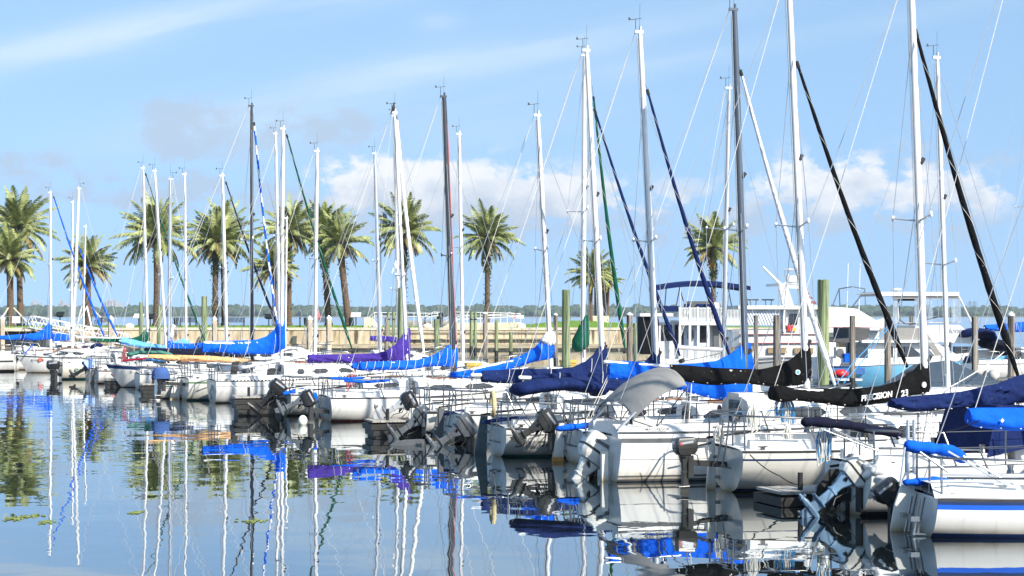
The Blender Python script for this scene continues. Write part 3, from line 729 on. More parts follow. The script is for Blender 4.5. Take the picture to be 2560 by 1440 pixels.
# F
b = front('white sailboat with faded script lettering on the side and a dark rudder', 1270, 1070, 1146, 18, bt=.95, L=7.2, B=2.5, zk=-.05, n=2.2, rk=.05, fbb=1.1, rail=RAIL, stripes=[(.16, .19, GREYP)], boots=[(0, .06, TEALP)])
b.cabin(.4, .84, .42, .6, ((.45, .52), (.56, .66)))
b.rudder(mat('dark_teal_paint', (.045, .075, .085), .4, var=.4), y=.5, w=.34, z1=.95)
b.mast((1600, 82), (1641, 900), MASTW, .075, sp=(605,), spl=.75, fore=.84, spcol=ALU)
b.boom((1300, 944), (1632, 955)); b.cover([(1328, 938, 957), (1400, 932, 966), (1500, 930, 976), (1560, 934, 978), (1600, 918, 976), (1620, 896, 972), (1632, 880, 969), (1640, 869, 966), (1648, 867, 962)], F_NAVY, .17, seed=6)
b.jib((1622, 238), (1825, 892), F_NAVY, .066)
b.rails(h=.62, aft_u=.18, ladder=True)
b.roll([(1268, 975), (1330, 962), (1400, 958), (1470, 966), (1482, 980)], .17, F_NAVY, name='bimini', wr=.15, y=-.2, w=2.5)
b.struts([((1280, 985), (1330, 1062)), ((1340, 975), (1290, 1060)), ((1400, 975), (1360, 1065))], 'bimini_frame', STEEL, .014, y=(-.9, .9))
b.hull_text('Dauntless', .025, .26, .34, mat('faded_lettering', (.22, .22, .22), .5, var=.5, scale=9), shear=.35)
m = MB(); p = b.loc(1232, 1010, -.55); m.tube([(p.x+.02*math.cos(a), -.55+.19*math.cos(a), p.z+.28*math.sin(a)) for a in [math.pi*2*k/18 for k in range(16)]], .055, 8); b.part('horseshoe_buoy', m, [mat('yellowed_foam', (.6, .48, .25), .7, var=.3)])
b.roll([(1205, 1056), (1240, 1050), (1290, 1046), (1335, 1052)], .05, F_NAVY, wr=.5, name='cockpit_cover', y=-.4)
b.sheet((1310, 945), (1265, 1060)); boatF = b
# G1
b = front('white sailboat with a grey tilted outboard and a long navy boom cover', 1150, 1036, 1112, 19, bt=.95, L=7.2, B=2.5, zk=-.05, n=2.2, fbb=1.12, boots=[(0, .06, ANTIF)])
b.cabin(.4, .84, .42, .6, ((.44, .6),))
b.rudder(GREYP, y=.4, w=.32, z1=.9, tip=mat('orange_paint', (.55, .25, .06)))
b.mast((1467, 128), (1506, 885), MASTW, .075, sp=(605,), spl=.62, fore=.8)
b.boom((1180, 938), (1500, 938)); b.cover([(1205, 926, 958), (1300, 922, 957), (1380, 922, 956), (1430, 918, 955), (1462, 904, 950), (1482, 888, 945), (1495, 868, 940), (1505, 856, 936), (1514, 855, 934)], F_NAVY, .17, seed=7)
b.jib((1490, 285), (1700, 890), F_NAVY, .06)
b.rails(h=.62, aft_u=.18, ladder=True)
b.outboard(1163, 1064, y=-1.12, tilt=55, k=1.3, cowl=OB_GREY, leg=OB_GREY, L=.78)
b.roll([(1110, 1036), (1150, 1028), (1195, 1030)], .05, F_NAVY, wr=.6, name='cockpit_cover', y=-.3); boatG1 = b
# G0
b = front('white sailboat with a royal blue sail cover ending in a white patch at the mast', 1068, 1028, 1096, 18, bt=.85, L=6.8, B=2.35, zk=-.05, fbb=1.05, stripes=[(.05, .08, RAIL)])
b.cabin(.4, .84, .42, .6, ((.44, .6),))
b.rudder(WHITE2, y=.3, w=.3, z1=.8, tip=mat('orange_paint', (.55, .25, .06)))
b.mast((1345, 290), (1376, 880), MASTW, .066, sp=(628,), spl=.55, fore=.95)
b.boom((1115, 938), (1368, 885)); b.cover([(1125, 931, 946), (1180, 922, 943), (1240, 911, 933), (1300, 890, 915), (1335, 870, 906), (1355, 850, 903), (1370, 836, 900), (1383, 834, 898)], F_BLUE, .16, seed=8)
c0 = b.cov; b.cover([(1354, 846, 856), (1364, 832, 862), (1373, 822, 866), (1386, 830, 862)], F_WHITE, .185, seed=33, wr=.02); b.cov.name = 'cover_patch'
b.rails(h=.6, aft_u=.18)
b.outboard(1058, 1042, y=-.55, tilt=56, k=1.25, cowl=OB_GREY, leg=OB_GREY, L=.78, name='outboard_motor')
b.outboard(1021, 1002, y=.6, tilt=62, k=1.1, cowl=OB_BLACK, leg=OB_SILV, L=.85, name='spare_motor', mark=('YAMAHA', .08, ALU))
# H: red bottom
b = front('white sailboat with dark red bottom paint and a blue cover lashed with white line', 835, 994, 1056, 21, bt=.95, L=7.4, B=2.5, zk=-.08, n=2.6, rk=.12, ov=.6, fbb=1.02, stripes=[], boots=[(-.02, .06, REDB)], bottom=REDB)
b.cabin(.4, .84, .45, .62, ((.45, .56), (.62, .76)))
b.rudder(WHITE2, y=.55, w=.16, z1=.95)
b.mast((1110, 243), (1132, 870), MASTB, .105, sp=(642,), spl=.5, fore=.85, spcol=STEEL)
m = MB(); m.tube([b.mT+Vector((.1, -.06, -.9)), b.mB+Vector((.11, -.06, .1))], .018, 5); b.part('halyard', m, [ROPER])
b.boom((876, 912), (1125, 902)); b.cover([(880, 907, 921), (900, 905, 925), (960, 903, 927), (1040, 900, 922), (1075, 891, 918), (1105, 876, 915), (1122, 862, 916), (1135, 851, 922), (1142, 850, 924)], F_BLUE, .16, lash=13, seed=9, wr=.03)
b.rails(h=.6, aft_u=.19, ladder=True)
b.roll([(826, 946), (870, 947), (912, 944)], .045, F_BLUE, name='rail_pad', y=-.95, wr=.1); b.roll([(860, 952), (920, 955), (975, 951)], .045, F_BLUE, name='rail_pad', y=-1.05, wr=.1)
b.outboard(768, 996, y=-.5, tilt=66, k=1.1, cowl=OB_BLACK, leg=OB_GREY, L=.85)
b.sheet((890, 915), (872, 965), ROPER, .018)
m = MB(); m.ball(b.loc(786, 992, -.5), (.12, .1, .14), 8, 6, jit=.4); b.part('blue_cloth', m, [F_BLUE])
# I
b = front('small white sailboat with a purple sail cover and black tilted outboard', 728, 986, 1042, 22, bt=.85, L=6.6, B=2.2, zk=-.03, n=2.0, fbb=1.0, boots=[(0, .05, ANTIF)], col=WHITE2)
b.cabin(.4, .84, .4, .6, ((.46, .6),))
b.rudder(GREYP, y=.2, w=.24, z1=.85)
b.mast((987, 283), (1016, 868), MASTW, .066, sp=(692,), spl=.5, fore=1.0)
b.boom((765, 897), (1010, 893)); b.cover([(770, 886, 906), (800, 886, 907), (880, 885, 907), (940, 883, 905), (965, 877, 904), (985, 864, 903), (1000, 846, 903), (1010, 830, 903), (1018, 820, 903), (1025, 819, 903)], F_PURP, .16, lash=2, seed=10)
b.jib((991, 300), (1060, 885), F_WHITE, .075, thin=.8)
b.rails(h=.58, aft_u=.18)
b.outboard(693, 968, y=-.2, tilt=42, k=1.2, cowl=OB_BLACK, leg=OB_BLACK, L=.9)
b.roll([(708, 985), (735, 978), (760, 972)], .07, F_BLUE, wr=.4, name='cockpit_cover', y=-.6)
b.struts([((735, 950), (720, 985)), ((735, 950), (760, 955))], 'solar_pole', STEEL, .02)
# J
b = front('white sailboat with perforated dark toe rail and a bare white boom', 543, 952, 1009, 23, bt=.82, L=7.6, B=2.5, zk=-.12, n=2.4, rk=.05, fbb=1.15, rh=.04, stripes=[(.22, .235, GREYP)], boots=[], bottom=ANTIF, col=WHITE)
b.cabin(.36, .82, .55, .62, ((.43, .47), (.52, .6), (.66, .74)))
b.mast((793, 379), (788, 890), MASTW, .072, sp=(650,), spl=.5, fore=1.0)
b.boom((600, 921), (780, 886), r=.06)
b.rails(h=.6); b.winches(.33)
m = MB(); 
for i in range(44): u = .08+i*.018; m.box((b.L*u, -b.hb(u)*.99-.012, b.sh(u)-.005), (b.L*u+.06, -b.hb(u)*.99+.012, b.sh(u)+.035))
b.part('toe_rail', m, [BLACK], smooth=0)
for q in ([(577, 936), (582, 905), (598, 903), (592, 937)], [(665, 946), (675, 922), (691, 922), (682, 947)]):
    m = MB(); m.prism([(p.x, p.z) for p in (b.loc(a, c, -.62) for a, c in q)], -.62, -.5); b.part('hatch_board', m, [BLACK], smooth=0)
st = MB(); st.bar((-.02, -.25, .75), (-.14, -.2, .35), .05, .05); st.bar((-.02, -.1, .75), (-.14, -.1, .35), .05, .05); st.bar((-.1, -.15, .15), (-.1, -.15, .4), .08, .05); b.part('motor_mount', st, [STEEL])
# K
b = front('white sailboat with pale green hull stripe and wide royal blue boom cover', 472, 947, 1002, 24, bt=.82, L=7.4, B=2.45, zk=-.1, n=2.3, fbb=1.15, rail=WHITE2, stripes=[(.12, .2, GREENP)], boots=[(0, .06, TEALP)], col=WHITE2)
b.cabin(.38, .82, .5, .62, ((.45, .52), (.58, .66)))
b.rudder(WHITE2, y=.5, w=.42, z1=.85)
b.mast((708, 323), (704, 890), MASTW, .075, sp=(590,), spl=.55, fore=1.0)
b.boom((512, 858), (700, 858), r=.07); b.cover([(506, 856, 880), (540, 852, 882), (600, 851, 886), (640, 849, 887), (663, 842, 886), (682, 828, 884), (694, 812, 881), (704, 804, 878), (712, 803, 872)], F_BLUE, .2, seed=11, wr=.05)
b.jib((719, 345), (880, 872), F_GREEN, .066)
b.rails(h=.62)
b.outboard(402, 935, y=-.15, tilt=4, k=1.08, cowl=OB_BLACK, leg=OB_BLACK, cloth=fabric('denim_blue_cloth', (.05, .1, .27)), L=1.0)
m = MB(); p = b.loc(452, 902); m.bar((p.x, 0, p.z), (p.x+1.3, 0, p.z-.02), .06, .06); b.part('handrail', m, [TEAK])
# M4, tan cover
b = front('white sailboat with a tan boom cover, black mast and striped stern', 402, 950, 998, 24, bt=.75, L=7.0, B=2.3, zk=-.12, n=2.4, rk=-.1, fbb=1.15, stripes=[(.18, .21, MAROON), (.24, .3, TEALP), (.33, .36, MAROON)])
b.cabin(.38, .82, .5, .62)
b.mast((629, 266), (630, 880), MASTB, .07, sp=(602,), spl=.95, fore=.95, spcol=MASTW)
b.boom((367, 892), (625, 900)); b.cover([(370, 886, 897), (400, 886, 900), (430, 887, 902), (480, 888, 904), (520, 889, 905), (570, 893, 907), (630, 898, 906), (645, 899, 905)], F_TAN, .17, seed=12, wr=.05)
b.jib((636, 315), (694, 822), F_BLUE, .055, m2=F_WHITE, lash=False, thin=.8); b.rails(h=.6)
# M5, ink cover
b = front('white sailboat with dark navy boom cover and dark furled jib behind the tan-covered boat', 350, 935, 975, 22, bt=.8, L=7.4, B=2.45, fbb=1.15)
b.cabin(.38, .82, .5, .62)
b.mast((556, 440), (568, 870), MASTW, .075, sp=(672,), spl=.55, fore=.98)
b.boom((358, 877), (560, 882)); b.cover([(361, 870, 883), (375, 869, 886), (430, 871, 889), (500, 873, 891), (560, 872, 893), (640, 880, 892)], F_INK, .18, seed=13)
b.jib((567, 462), (690, 805), F_INK, .06); b.rails(h=.6)
b.roll([(318, 888), (345, 881), (400, 881), (430, 887)], .1, fabric('faded_green_canvas', (.06, .2, .15)), name='cockpit_tarp', w=2.5); b.roll([(305, 902), (345, 898), (410, 892)], .05, fabric('crimson_canvas', (.3, .01, .04)), name='rail_pad', y=-.95); b.roll([(362, 896), (395, 899), (420, 898)], .12, F_SKY, name='cockpit_tarp', y=-.6, w=.5)
# L bow-out
b = bow_out('white sailboat moored bow outwards with navy bow flash and grey mast', 303, 968, 20, 6.8, fb=.95, fbb=1.15, B=2.3, ov=.75, rail=WHITE2, stripes=[(.05, .22, NAVYP)], boots=[], n=3.0)
b.cabin(.36, .78, .42, .6)
b.mast((426, 449), (422, 850), MASTG, .075, sp=(700,), spl=.45, fore=1.0, stay=None)
b.boom((506, 864), (428, 862)); b.cover([(418, 845, 873), (428, 844, 873), (434, 857, 873), (470, 859, 873), (506, 857, 872)], F_BLUE, .16, seed=14)
b.roll([(436, 812), (431, 822), (428, 845)], .085, F_WHITE, name='headboard_bag', wr=.2); b.rails(h=.6)
b.hull_text('FL', .84, .72, .14, GREYP); 
# M3
b = front('white sailboat with a red chevron on its hull', 247, 926, 960, 24, bt=.7, L=6.6, B=2.2, fbb=.95, zk=-.1, n=2.2, stripes=[(.04, .07, TEAK)])
b.cabin(.4, .82, .42, .6)
b.mast((462, 437), (466, 860), MASTW, .062, sp=(700,), spl=.45, fore=.98); b.rails(h=.6)
b.cover([(420, 858, 872), (440, 852, 872), (458, 846, 872), (466, 846, 872), (474, 850, 872)], F_SKY, .16, seed=15)
b.rudder(GREYP, y=.2, w=.3, z1=.7)
m = MB(); u = .09; x = b.L*u; z = .52; m.prism([(x, z), (x+.22, z+.2), (x+.3, z+.16), (x+.12, z), (x+.34, z-.18), (x+.24, z-.22)], -b.hy(u+.03, z)-.012, -b.hy(u, z)+.05); b.part('red_chevron', m, [REDP], smooth=0)
# M2
b = front('white sailboat whose outboard wears a pale blue cloth, with a sky blue boom cover', 226, 920, 955, 24, bt=.85, L=6.8, B=2.3, fbb=1.0, zk=-.05, n=2.2, boots=[(0, .05, ANTIF)])
b.cabin(.4, .82, .42, .6)
b.mast((387, 428), (416, 872), MASTW, .07, sp=(690,), spl=.4, fore=1.0)
b.boom((300, 852), (412, 868)); b.cover([(302, 843, 861), (325, 847, 865), (360, 855, 870), (395, 861, 872), (414, 864, 872)], F_SKY, .2, seed=16)
b.outboard(226, 914, y=-.3, tilt=58, k=1.2, cowl=OB_BLACK, leg=OB_BLACK, cloth=fabric('pale_blue_cloth', (.36, .5, .82)), L=.85); b.rails(h=.6)
# M1
b = front('cream sailboat with dark lettering near the stern and a green sail cover', 157, 908, 949, 24, bt=.8, L=7.0, B=2.3, fbb=1.05, zk=-.1, n=2.4, col=CREAM, boots=[(0, .07, TEALP)], rail=DECKC)
b.cabin(.4, .82, .42, .6)
b.mast((358, 421), (370, 860), MASTW, .07, sp=(650,), spl=.45, fore=1.0)
b.boom((226, 849), (366, 850)); b.cover([(226, 845, 853), (280, 846, 856), (330, 845, 861), (348, 840, 861), (360, 828, 859), (367, 819, 856), (374, 819, 854)], F_GREEN, .17, lash=3, seed=17)
b.jib((366, 440), (512, 852), F_GREEN, .06)
b.outboard(132, 913, y=-.2, tilt=0, k=1.35, cowl=OB_BLACK, L=.7); b.rails(h=.6)
b.hull_text('ENCHAN', .08, .42, .25, TEALP, shear=.2)
b.roll([(226, 870), (240, 862), (256, 864)], .1, F_NAVY, name='dodger', w=3, wr=.1)
# N bow-out
b = bow_out('white sailboat moored bow outwards with grey rub rail and an orange sticker on the bow', 68, 932, 22, 6.8, fb=.9, fbb=1.08, B=2.3, ov=.65, rail=GREYP, rh=.09, n=3.0, boots=[])
b.cabin(.3, .72, .5, .62)
b.mast((197, 472), (182, 852), MASTW, .085, sp=(705,), spl=.45, fore=.97)
b.boom((305, 846), (190, 843), r=.06)
b.rails(h=.6); b.hull_text('FL 1108 SE', .88, .72, .16, GREYP)
u = .80; z = .8; m = MB(); m.box((b.L*u-.12, b.hy(u, z)-.03, z-.1), (b.L*u+.12, b.hy(u, z)+.025, z+.1)); b.part('registration_sticker', m, [mat('orange_sticker', (.75, .12, .05), .5)])
b.struts([((62, 884), (84, 860))], 'blue_oar', F_BLUE, .035, y=.75)
# O stern to the right
D0 = water_Y(929); b = Boat('sailboat', 'white sailboat with black hull band at the left edge, black outboard on its stern', 33, 0, 184, .85, group=G_ROW, D=D0)
b.hull(L=6.6, B=2.3, fb=1.05, fbb=1.2, bt=.85, rail=WHITE, stripes=[(.35, .47, RAIL)], boots=[(0, .12, ANTIF)], n=3.2); b.cabin(.4, .82, .45, .6); b.rails(h=.6)
b.mast((-150, 430), (-152, 850), MASTW, .07, fore=.98)
b.outboard(36, 892, y=-.1, tilt=0, k=1.35, cowl=OB_BLACK, L=.8, yaw=0)
# O2
b = front('white sailboat behind the leftmost stern with a long royal blue sail cover', -60, 905, 926, 22, bt=.85, L=7.2, B=2.4, fbb=1.1)
b.cabin(.4, .82, .45, .6)
b.mast((126, 482), (127, 860), MASTW, .085, sp=(665,), spl=.4, fore=1.0)
b.boom((-40, 846), (122, 846)); b.cover([(-40, 846, 850), (0, 839, 849), (50, 836, 850), (85, 833, 851), (103, 826, 851), (114, 815, 851), (122, 806, 851), (130, 806, 850)], F_BLUE, .2, seed=18)
b.jib((136, 497), (262, 846), F_BLUE, .08); b.rails(h=.6)

for i, q in enumerate(FRONT): q.clutter(i)

# ------------------------------------------------------------------ second row, on the far side of the dock
G_BACK = 'sailboats moored on the far side of the dock'
def back(label, px, D, top, base, theta=17, r=.07, col=None, sp=(), spl=.7, hull=None, L=7.2, sm=4.2, fb=.95, **kw):
    th = R(theta); xm = (px-CX)/F*D; n = Vector((-math.sin(th), math.cos(th), 0)); h = Vector((math.cos(th), math.sin(th), 0))
    p = Vector((xm, D, 0))-h*sm; c = p-n*.85
    b = Boat('sailboat', label, CX+c.x/c.y*F, 0, theta, .85, group=G_BACK, D=c.y)
    b.hull(L=L, B=2.4, fb=fb, fbb=fb+.25, bt=.85, col=hull or WHITE); b.cabin(.38, .82, .5, .62); b.rails(h=.6)
    b.mast(top, base, col or MASTW, r, sp=sp, spl=spl, **kw); return b
b = back('white sailboat in the back row with a green sail bundled upright on its mast', 1458, 62, (1462, 140), (1458, 860), sp=(530,), spl=1.15, r=.085)
q = [b.loc(*p) for p in ((1464, 788), (1462, 800), (1458, 830), (1451, 855), (1449, 870), (1451, 878))]; m = MB(); m.tube(q, [.10, .12, .25, .33, .30, .12], 14); m.v = [(x+.05*noise.noise(Vector((x*6, y*9, z*.8))), y+.05*noise.noise(Vector((x*7+3, y*6, z))), z) for x, y, z in m.v]; b.part('bundled_sail', m, [F_GREEN], smooth=70); b.jib((1485, 252), (1562, 870), F_GREEN, .08)
b.struts([((1458, 862), (1459, 895))], 'red_line', ROPER, .03, y=-.2)
back('white sailboat in the back row with a slim pale mast right of the black mast', 1155, 72, (1148, 336), (1158, 905), sp=(620,), spl=.85, r=.075)
back('white sailboat in the back row with a silver mast left of the purple cover', 948, 80, (937, 385), (951, 870), sp=(655,), spl=.6, col=MASTG, r=.09)
b = back('white sailboat in the back row with a short purple boom bundle', 997, 92, (986, 290), (998, 850), sp=(725,), spl=.9, r=.08)
b.cover([(926, 840, 852), (950, 839, 853), (975, 841, 855), (992, 842, 858)], F_PURP, .2, lash=3, seed=20); b.boom((925, 848), (992, 850))
back('white sailboat in the back row with slim mast close left of the tall white one', 697, 95, (689, 335), (700, 840), sp=(592,), spl=.6, r=.085)
back('small white sailboat in the back row with a short white mast and crossed spreaders', 713, 104, (717, 546), (714, 840), sp=(600,), spl=.5, r=.06)
b = back('white sailboat far left in the back row with a blue furled jib', 182, 122, (182, 506), (179, 836), sp=(729,), spl=.8, r=.075); b.jib((196, 615), (295, 843), F_BLUE, .085)
b.cover([(128, 834, 852), (150, 834, 853), (172, 836, 852)], F_BLUE, .2, seed=21)
back('white sailboat far left in the back row with a low slim mast on an A-frame', 208, 118, (214, 567), (208, 845), sp=(), r=.06, vane=False).struts([((217, 765), (235, 845)), ((205, 765), (190, 820))], 'a_frame', MASTW, .06)
b = back('white sailboat in the back row with a bare silver boom by the houseboat porch', 1808, 54, (1823, 222), (1809, 905), sp=(573,), spl=1.05, col=MASTG, r=.07); b.boom((1695, 868), (1803, 874), MASTG, .075)
back('white sailboat in the back row with double spreaders right of the white-dot black cover', 2370, 46, (2343, 146), (2371, 980), sp=(662,), spl=.9, r=.062)
b = Boat('sailboat', 'white sailboat with dark lettering on its quarter and a navy dodger on the right', 2425, 958, 16, 1.0, group=G_BACK)
b.hull(L=9.5, B=3.1, fb=1.0, fbb=1.3, bt=1.1, rk=-.35, n=2.3, stripes=[(.3, .31, GREYP)]); b.cabin(.36, .82, .5, .6); b.rails(h=.65); b.winches(.3)
b.mast((2585, 60), (2600, 900), MASTW, .085, sp=(517,), spl=1.5, fore=1.0)
b.roll([(2404, 842), (2412, 830), (2440, 825), (2462, 830), (2472, 850)], .12, F_NAVY, name='dodger', w=7, wr=.1)
b.roll([(2420, 890), (2424, 918)], .16, F_NAVY, name='cushion_cover', w=2); b.roll([(2460, 856), (2490, 862), (2520, 880)], .3, F_INK, name='bimini', w=2)
b.hull_text('Bun', .07, .4, .35, GREYP, shear=.2); b.hull_text('ay', .21, .4, .35, GREYP, shear=.2)
b = back('white sailboat at the right edge of the back row with a blue boom cover', 2600, 100, (2602, 300), (2604, 820), sp=(600,), r=.09); b.cover([(2462, 812, 824), (2500, 810, 828), (2560, 804, 830), (2600, 780, 830)], F_BLUE, .25, seed=22); b.boom((2460, 820), (2598, 824))
# ------------------------------------------------------------------ motor yachts
class Yacht(Boat):
    def __init__(s, name, label, px, D, theta, cat, group='motor yachts behind the sailboats'):
        Boat.__init__(s, name, label, px, 0, theta, 0, cat, group, D)
    def pb(s, mb, px0, px1, py0, py1, y0, y1, m=0):      # box: picture columns/rows at the near face y0, back to y1
        a, b = s.loc(px0, py1, y0), s.loc(px1, py0, y0)
        mb.box((min(a.x, b.x), y0, a.z), (max(a.x, b.x), y1, b.z), m); return mb
    def box(s, name, m_, px0, px1, py0, py1, y0, y1, parent=None, smooth=0):
        return s.part(name, s.pb(MB(), px0, px1, py0, py1, y0, y1), [m_], parent, smooth)
    def poly(s, name, m_, pts, y0, y1, parent=None, smooth=0):
        m = MB(); q = [s.loc(a, b, y0) for a, b in pts]; m.prism([(p.x, p.z) for p in q], y0, y1); return s.part(name, m, [m_], parent, smooth)
YW = mat('yacht_white', (.64, .64, .63), .3, var=.04, coat=.3)
GROOVE = mat('hull_line', (.05, .04, .04), .5)
# houseboat
y = Yacht('houseboat', 'white two-storey houseboat with a navy awning and railed upper porch', 1645, 124, 3, 'houseboat')
hb_ = y.box('hull', YW, 1640, 1930, 897, 925, -.3, 4.5)
cab = y.box('cabin', YW, 1646, 1790, 806, 900, .9, 4.4)
y.box('roof', YW, 1600, 1700, 783, 791, .2, 4.6); y.box('canvas_enclosure', F_BLACK, 1606, 1647, 791, 886, .5, 4.0)
for a, c, e, f in ((1653, 1680, 812, 852), (1687, 1709, 812, 862), (1748, 1770, 815, 856)):
    w = y.box('window', GLASS, a, c, e, f, .86, .95, cab)
dr = y.box('door', mat('pale_blue_door', (.5, .58, .68), .4), 1711, 1742, 812, 898, .84, .95, cab); 
m = MB(); p = y.loc(1727, 838, .82); m.ball(p, (.28, .03, .5), 14, 8); y.part('oval_pane', m, [GLASSG], dr)
up = y.box('upper_deck', YW, 1698, 1858, 801, 813, -.2, 4.4)
def railing(px0, px1, py0, py1, yy, n, posts):
    r = MB(); a, c = y.loc(px0, py1, yy), y.loc(px1, py0, yy)
    r.box((a.x, yy-.04, c.z-.08), (c.x, yy+.04, c.z)); r.box((a.x, yy-.04, a.z+.06), (c.x, yy+.04, a.z+.14))
    for i in range(n): x = lerp(a.x, c.x, (i+.5)/n); r.box((x-.028, yy-.02, a.z+.1), (x+.028, yy+.02, c.z-.05))
    for px in posts: q = y.loc(px, py1, yy); r.box((q.x-.07, yy-.07, a.z), (q.x+.07, yy+.07, c.z+.06))
    y.part('railing', r, [YW], smooth=0)
railing(1698, 1856, 769, 802, -.15, 44, (1699, 1724, 1744, 1770, 1855))
railing(1698, 1768, 868, 904, -.15, 20, (1699, 1768)); railing(1772, 1840, 868, 904, -.15, 20, (1840,))
for px in (1700, 1725, 1746, 1771): y.box('porch_column', YW, px-3, px+3, 812, 905, -.18, .04)
aw = MB(); ring = []
for i in range(21):
    t = i/20; q = y.loc(lerp(1641, 1878, t), 716-12*math.sin(math.pi*t)*1.0, .2); ring.append([(q.x, .2, q.z-.30), (q.x, .2, q.z), (q.x, 2.3, q.z+.12), (q.x, 4.3, q.z), (q.x, 4.3, q.z-.3)])
aw.loft(ring, closed=False, caps=(False, False)); awo = y.part('awning', aw, [F_NAVY], smooth=40)
y.struts([((1666, 716), (1662, 765)), ((1700, 716), (1690, 768)), ((1820, 716), (1830, 770)), ((1862, 716), (1870, 770))], 'awning_post', MASTB, .04, y=(.3, 4.1), parent=awo)
y.box('sun_bed', F_NAVY, 1658, 1699, 765, 779, .3, 2.0); y.box('helm_console', GREYP, 1722, 1772, 753, 768, 1.0, 2.4); y.box('helm_console', DECK, 1772, 1803, 756, 769, 1.0, 2.4)
for px in (1718, 1750, 1768): y.box('deck_seat', F_NAVY, px-6, px+8, 760, 772, .6, 1.0)
y.box('stair', GREYP, 1784, 1798, 815, 900, .6, 1.4)
m = MB(); q = y.loc(1701, 770, .1); m.tube([(q.x, .1, q.z), (q.x, .1, q.z+1.5)], .025, 6); fp = y.part('flag_staff', m, [YW])
fl = MB(); 
for i in range(6): fl.loft([[(q.x+.05+.04*k, .1+.05*math.sin(k*1.3), q.z+1.25-k*.16-i*.05), (q.x+.05+.04*k+.03, .1+.05*math.sin(k*1.3), q.z+1.20-k*.16-i*.05)] for k in range(6)], m=2 if i < 3 else i % 2, closed=False, caps=(False, False))
y.part('flag', fl, [F_WHITE, REDP, F_NAVY], parent=fp)
# trawler
y = Yacht('trawler_yacht', 'large white trawler yacht with maroon pinstripes and a raked radar arch', 1850, 103, 4, 'motor yacht')
m = MB(); zs = [y.loc(1850, v, 0).z for v in (825, 857, 893, 901, 918)]
rg = []
for px, zt, w in ((1834, 828, 1.7), (1850, 826, 2.0), (1950, 824, 2.1), (2060, 822, 2.1), (2140, 816, 1.8), (2200, 806, 1.0), (2235, 796, .1)):
    x = y.loc(px, 850, 0).x; z = y.loc(px, zt, 0).z
    rg.append([(x, 2.1-w, z), (x, 2.1-w+.02, (z+1.4)/2+.3), (x, 2.1-w+.1, .5), (x-.3, 2.1-w*.7, -.4), (x-.3, 2.1+w*.7, -.4), (x, 2.1+w-.1, .5), (x, 2.1+w-.02, (z+1.4)/2+.3), (x, 2.1+w, z)])
m.loft(rg, closed=False, caps=(True, True)); h_ = y.part('hull', m, [YW], smooth=25)
dk = MB(); dk.loft([[r[0], (r[0][0], 2.1, r[0][2]+.03), r[-1]] for r in rg], closed=False, caps=(False, False)); y.part('deck', dk, [DECK])
for py, mm, hh in ((835, MAROON, 2), (857, MAROON, 2.5), (893, GROOVE, 1.2), (901, GROOVE, 1.2)):
    y.box('hull_line', mm, 1848, 2062, py, py+hh, -.05, .06, h_)
for a, c, e, f in ((1920, 1945, 869, 883), (1948, 1967, 869, 883), (1986, 2012, 870, 884), (2016, 2033, 870, 884), (1830, 1838, 868, 882), (1878, 1886, 866, 878)):
    w = y.box('window', mat('bronze_glass', (.30, .22, .13), .12), a, c, e, f, -.06, .05, h_)
sl = MB(); y.pb(sl, 1965, 2070, 775, 830, .3, 3.9); sal = y.part('saloon', sl, [YW], smooth=0)
for a, c in ((1972, 1981), (1984, 1993)): y.poly('window', GLASS, [(a, 812), (a+3, 784), (c+3, 784), (c, 812)], .22, .34, sal)
y.box('hardtop', mat('cream_top', (.8, .76, .66), .5), 1846, 2062, 764, 773, -.2, 4.3)
y.box('cabin_stripe', MAROON, 2040, 2210, 817, 819, .18, .32, sal)
fd = MB(); fd.loft([[(y.loc(px, 800, 0).x, a, y.loc(px, b, 0).z) for a, b in ((.5, 828), (.7, t), (3.5, t), (3.7, 828))] for px, t in ((2064, 766), (2110, 768), (2150, 772), (2180, 790), (2215, 812))], closed=False); y.part('foredeck_house', fd, [YW], smooth=25)
y.box('side_window', GLASSG, 2066, 2120, 831, 843, -.03, .06, h_)
for px in (1960,): y.box('post', YW, px-2, px+3, 772, 830, -.15, .0)
st = MB(); 
for i in range(14):
    a, c = 1866+i*7, 1868.5+i*7
    q0, q1, q2, q3 = y.loc(a-10, 773, .1), y.loc(c-10, 773, .1), y.loc(c+6, 812, .1), y.loc(a+6, 812, .1); st.prism([(p.x, p.z) for p in (q0, q1, q2, q3)], .06, .09, 1)
y.pb(st, 1862, 1962, 773, 813, .1, .14, 0); y.part('clear_curtain', st, [mat('hazy_vinyl', (.55, .62, .72), .25), mat('pale_seam', (.8, .8, .8), .5)], smooth=0)
arch = y.poly('radar_arch', YW, [(1947, 716), (1968, 712), (1985, 765), (1958, 765)], .2, .5); y.poly('radar_arch', YW, [(1968, 708), (2003, 712), (2041, 771), (2012, 771), (1996, 722), (1968, 720)], .2, .5)
y.poly('radar_arch', YW, [(1947, 716), (1968, 712), (1985, 765), (1958, 765)], 3.6, 3.9); y.poly('radar_arch', YW, [(1968, 708), (2003, 712), (2041, 771), (2012, 771), (1996, 722), (1968, 720)], 3.6, 3.9)
y.box('arch_top', YW, 1948, 2003, 708, 714, .2, 3.9)
for i, (px, py, w, h) in enumerate(((2020, 731, 4, 5), (2025, 741, 6, 6), (2032, 752, 8, 8))): y.poly('arch_stripe', MAROON, [(px-w+1, py), (px+w-3, py), (px+w+2, py+h), (px-w+4, py+h)], .17, .21, arch)
m = MB(); q = y.loc(1978, 694, 1.5); m.tube([(q.x, 1.5, q.z-.28), (q.x, 1.5, q.z+.12)], .34, 16); m.tube([(q.x, 1.5, q.z-.5), (q.x, 1.5, q.z-.28)], .12, 8); y.part('radar_dome', m, [YW])
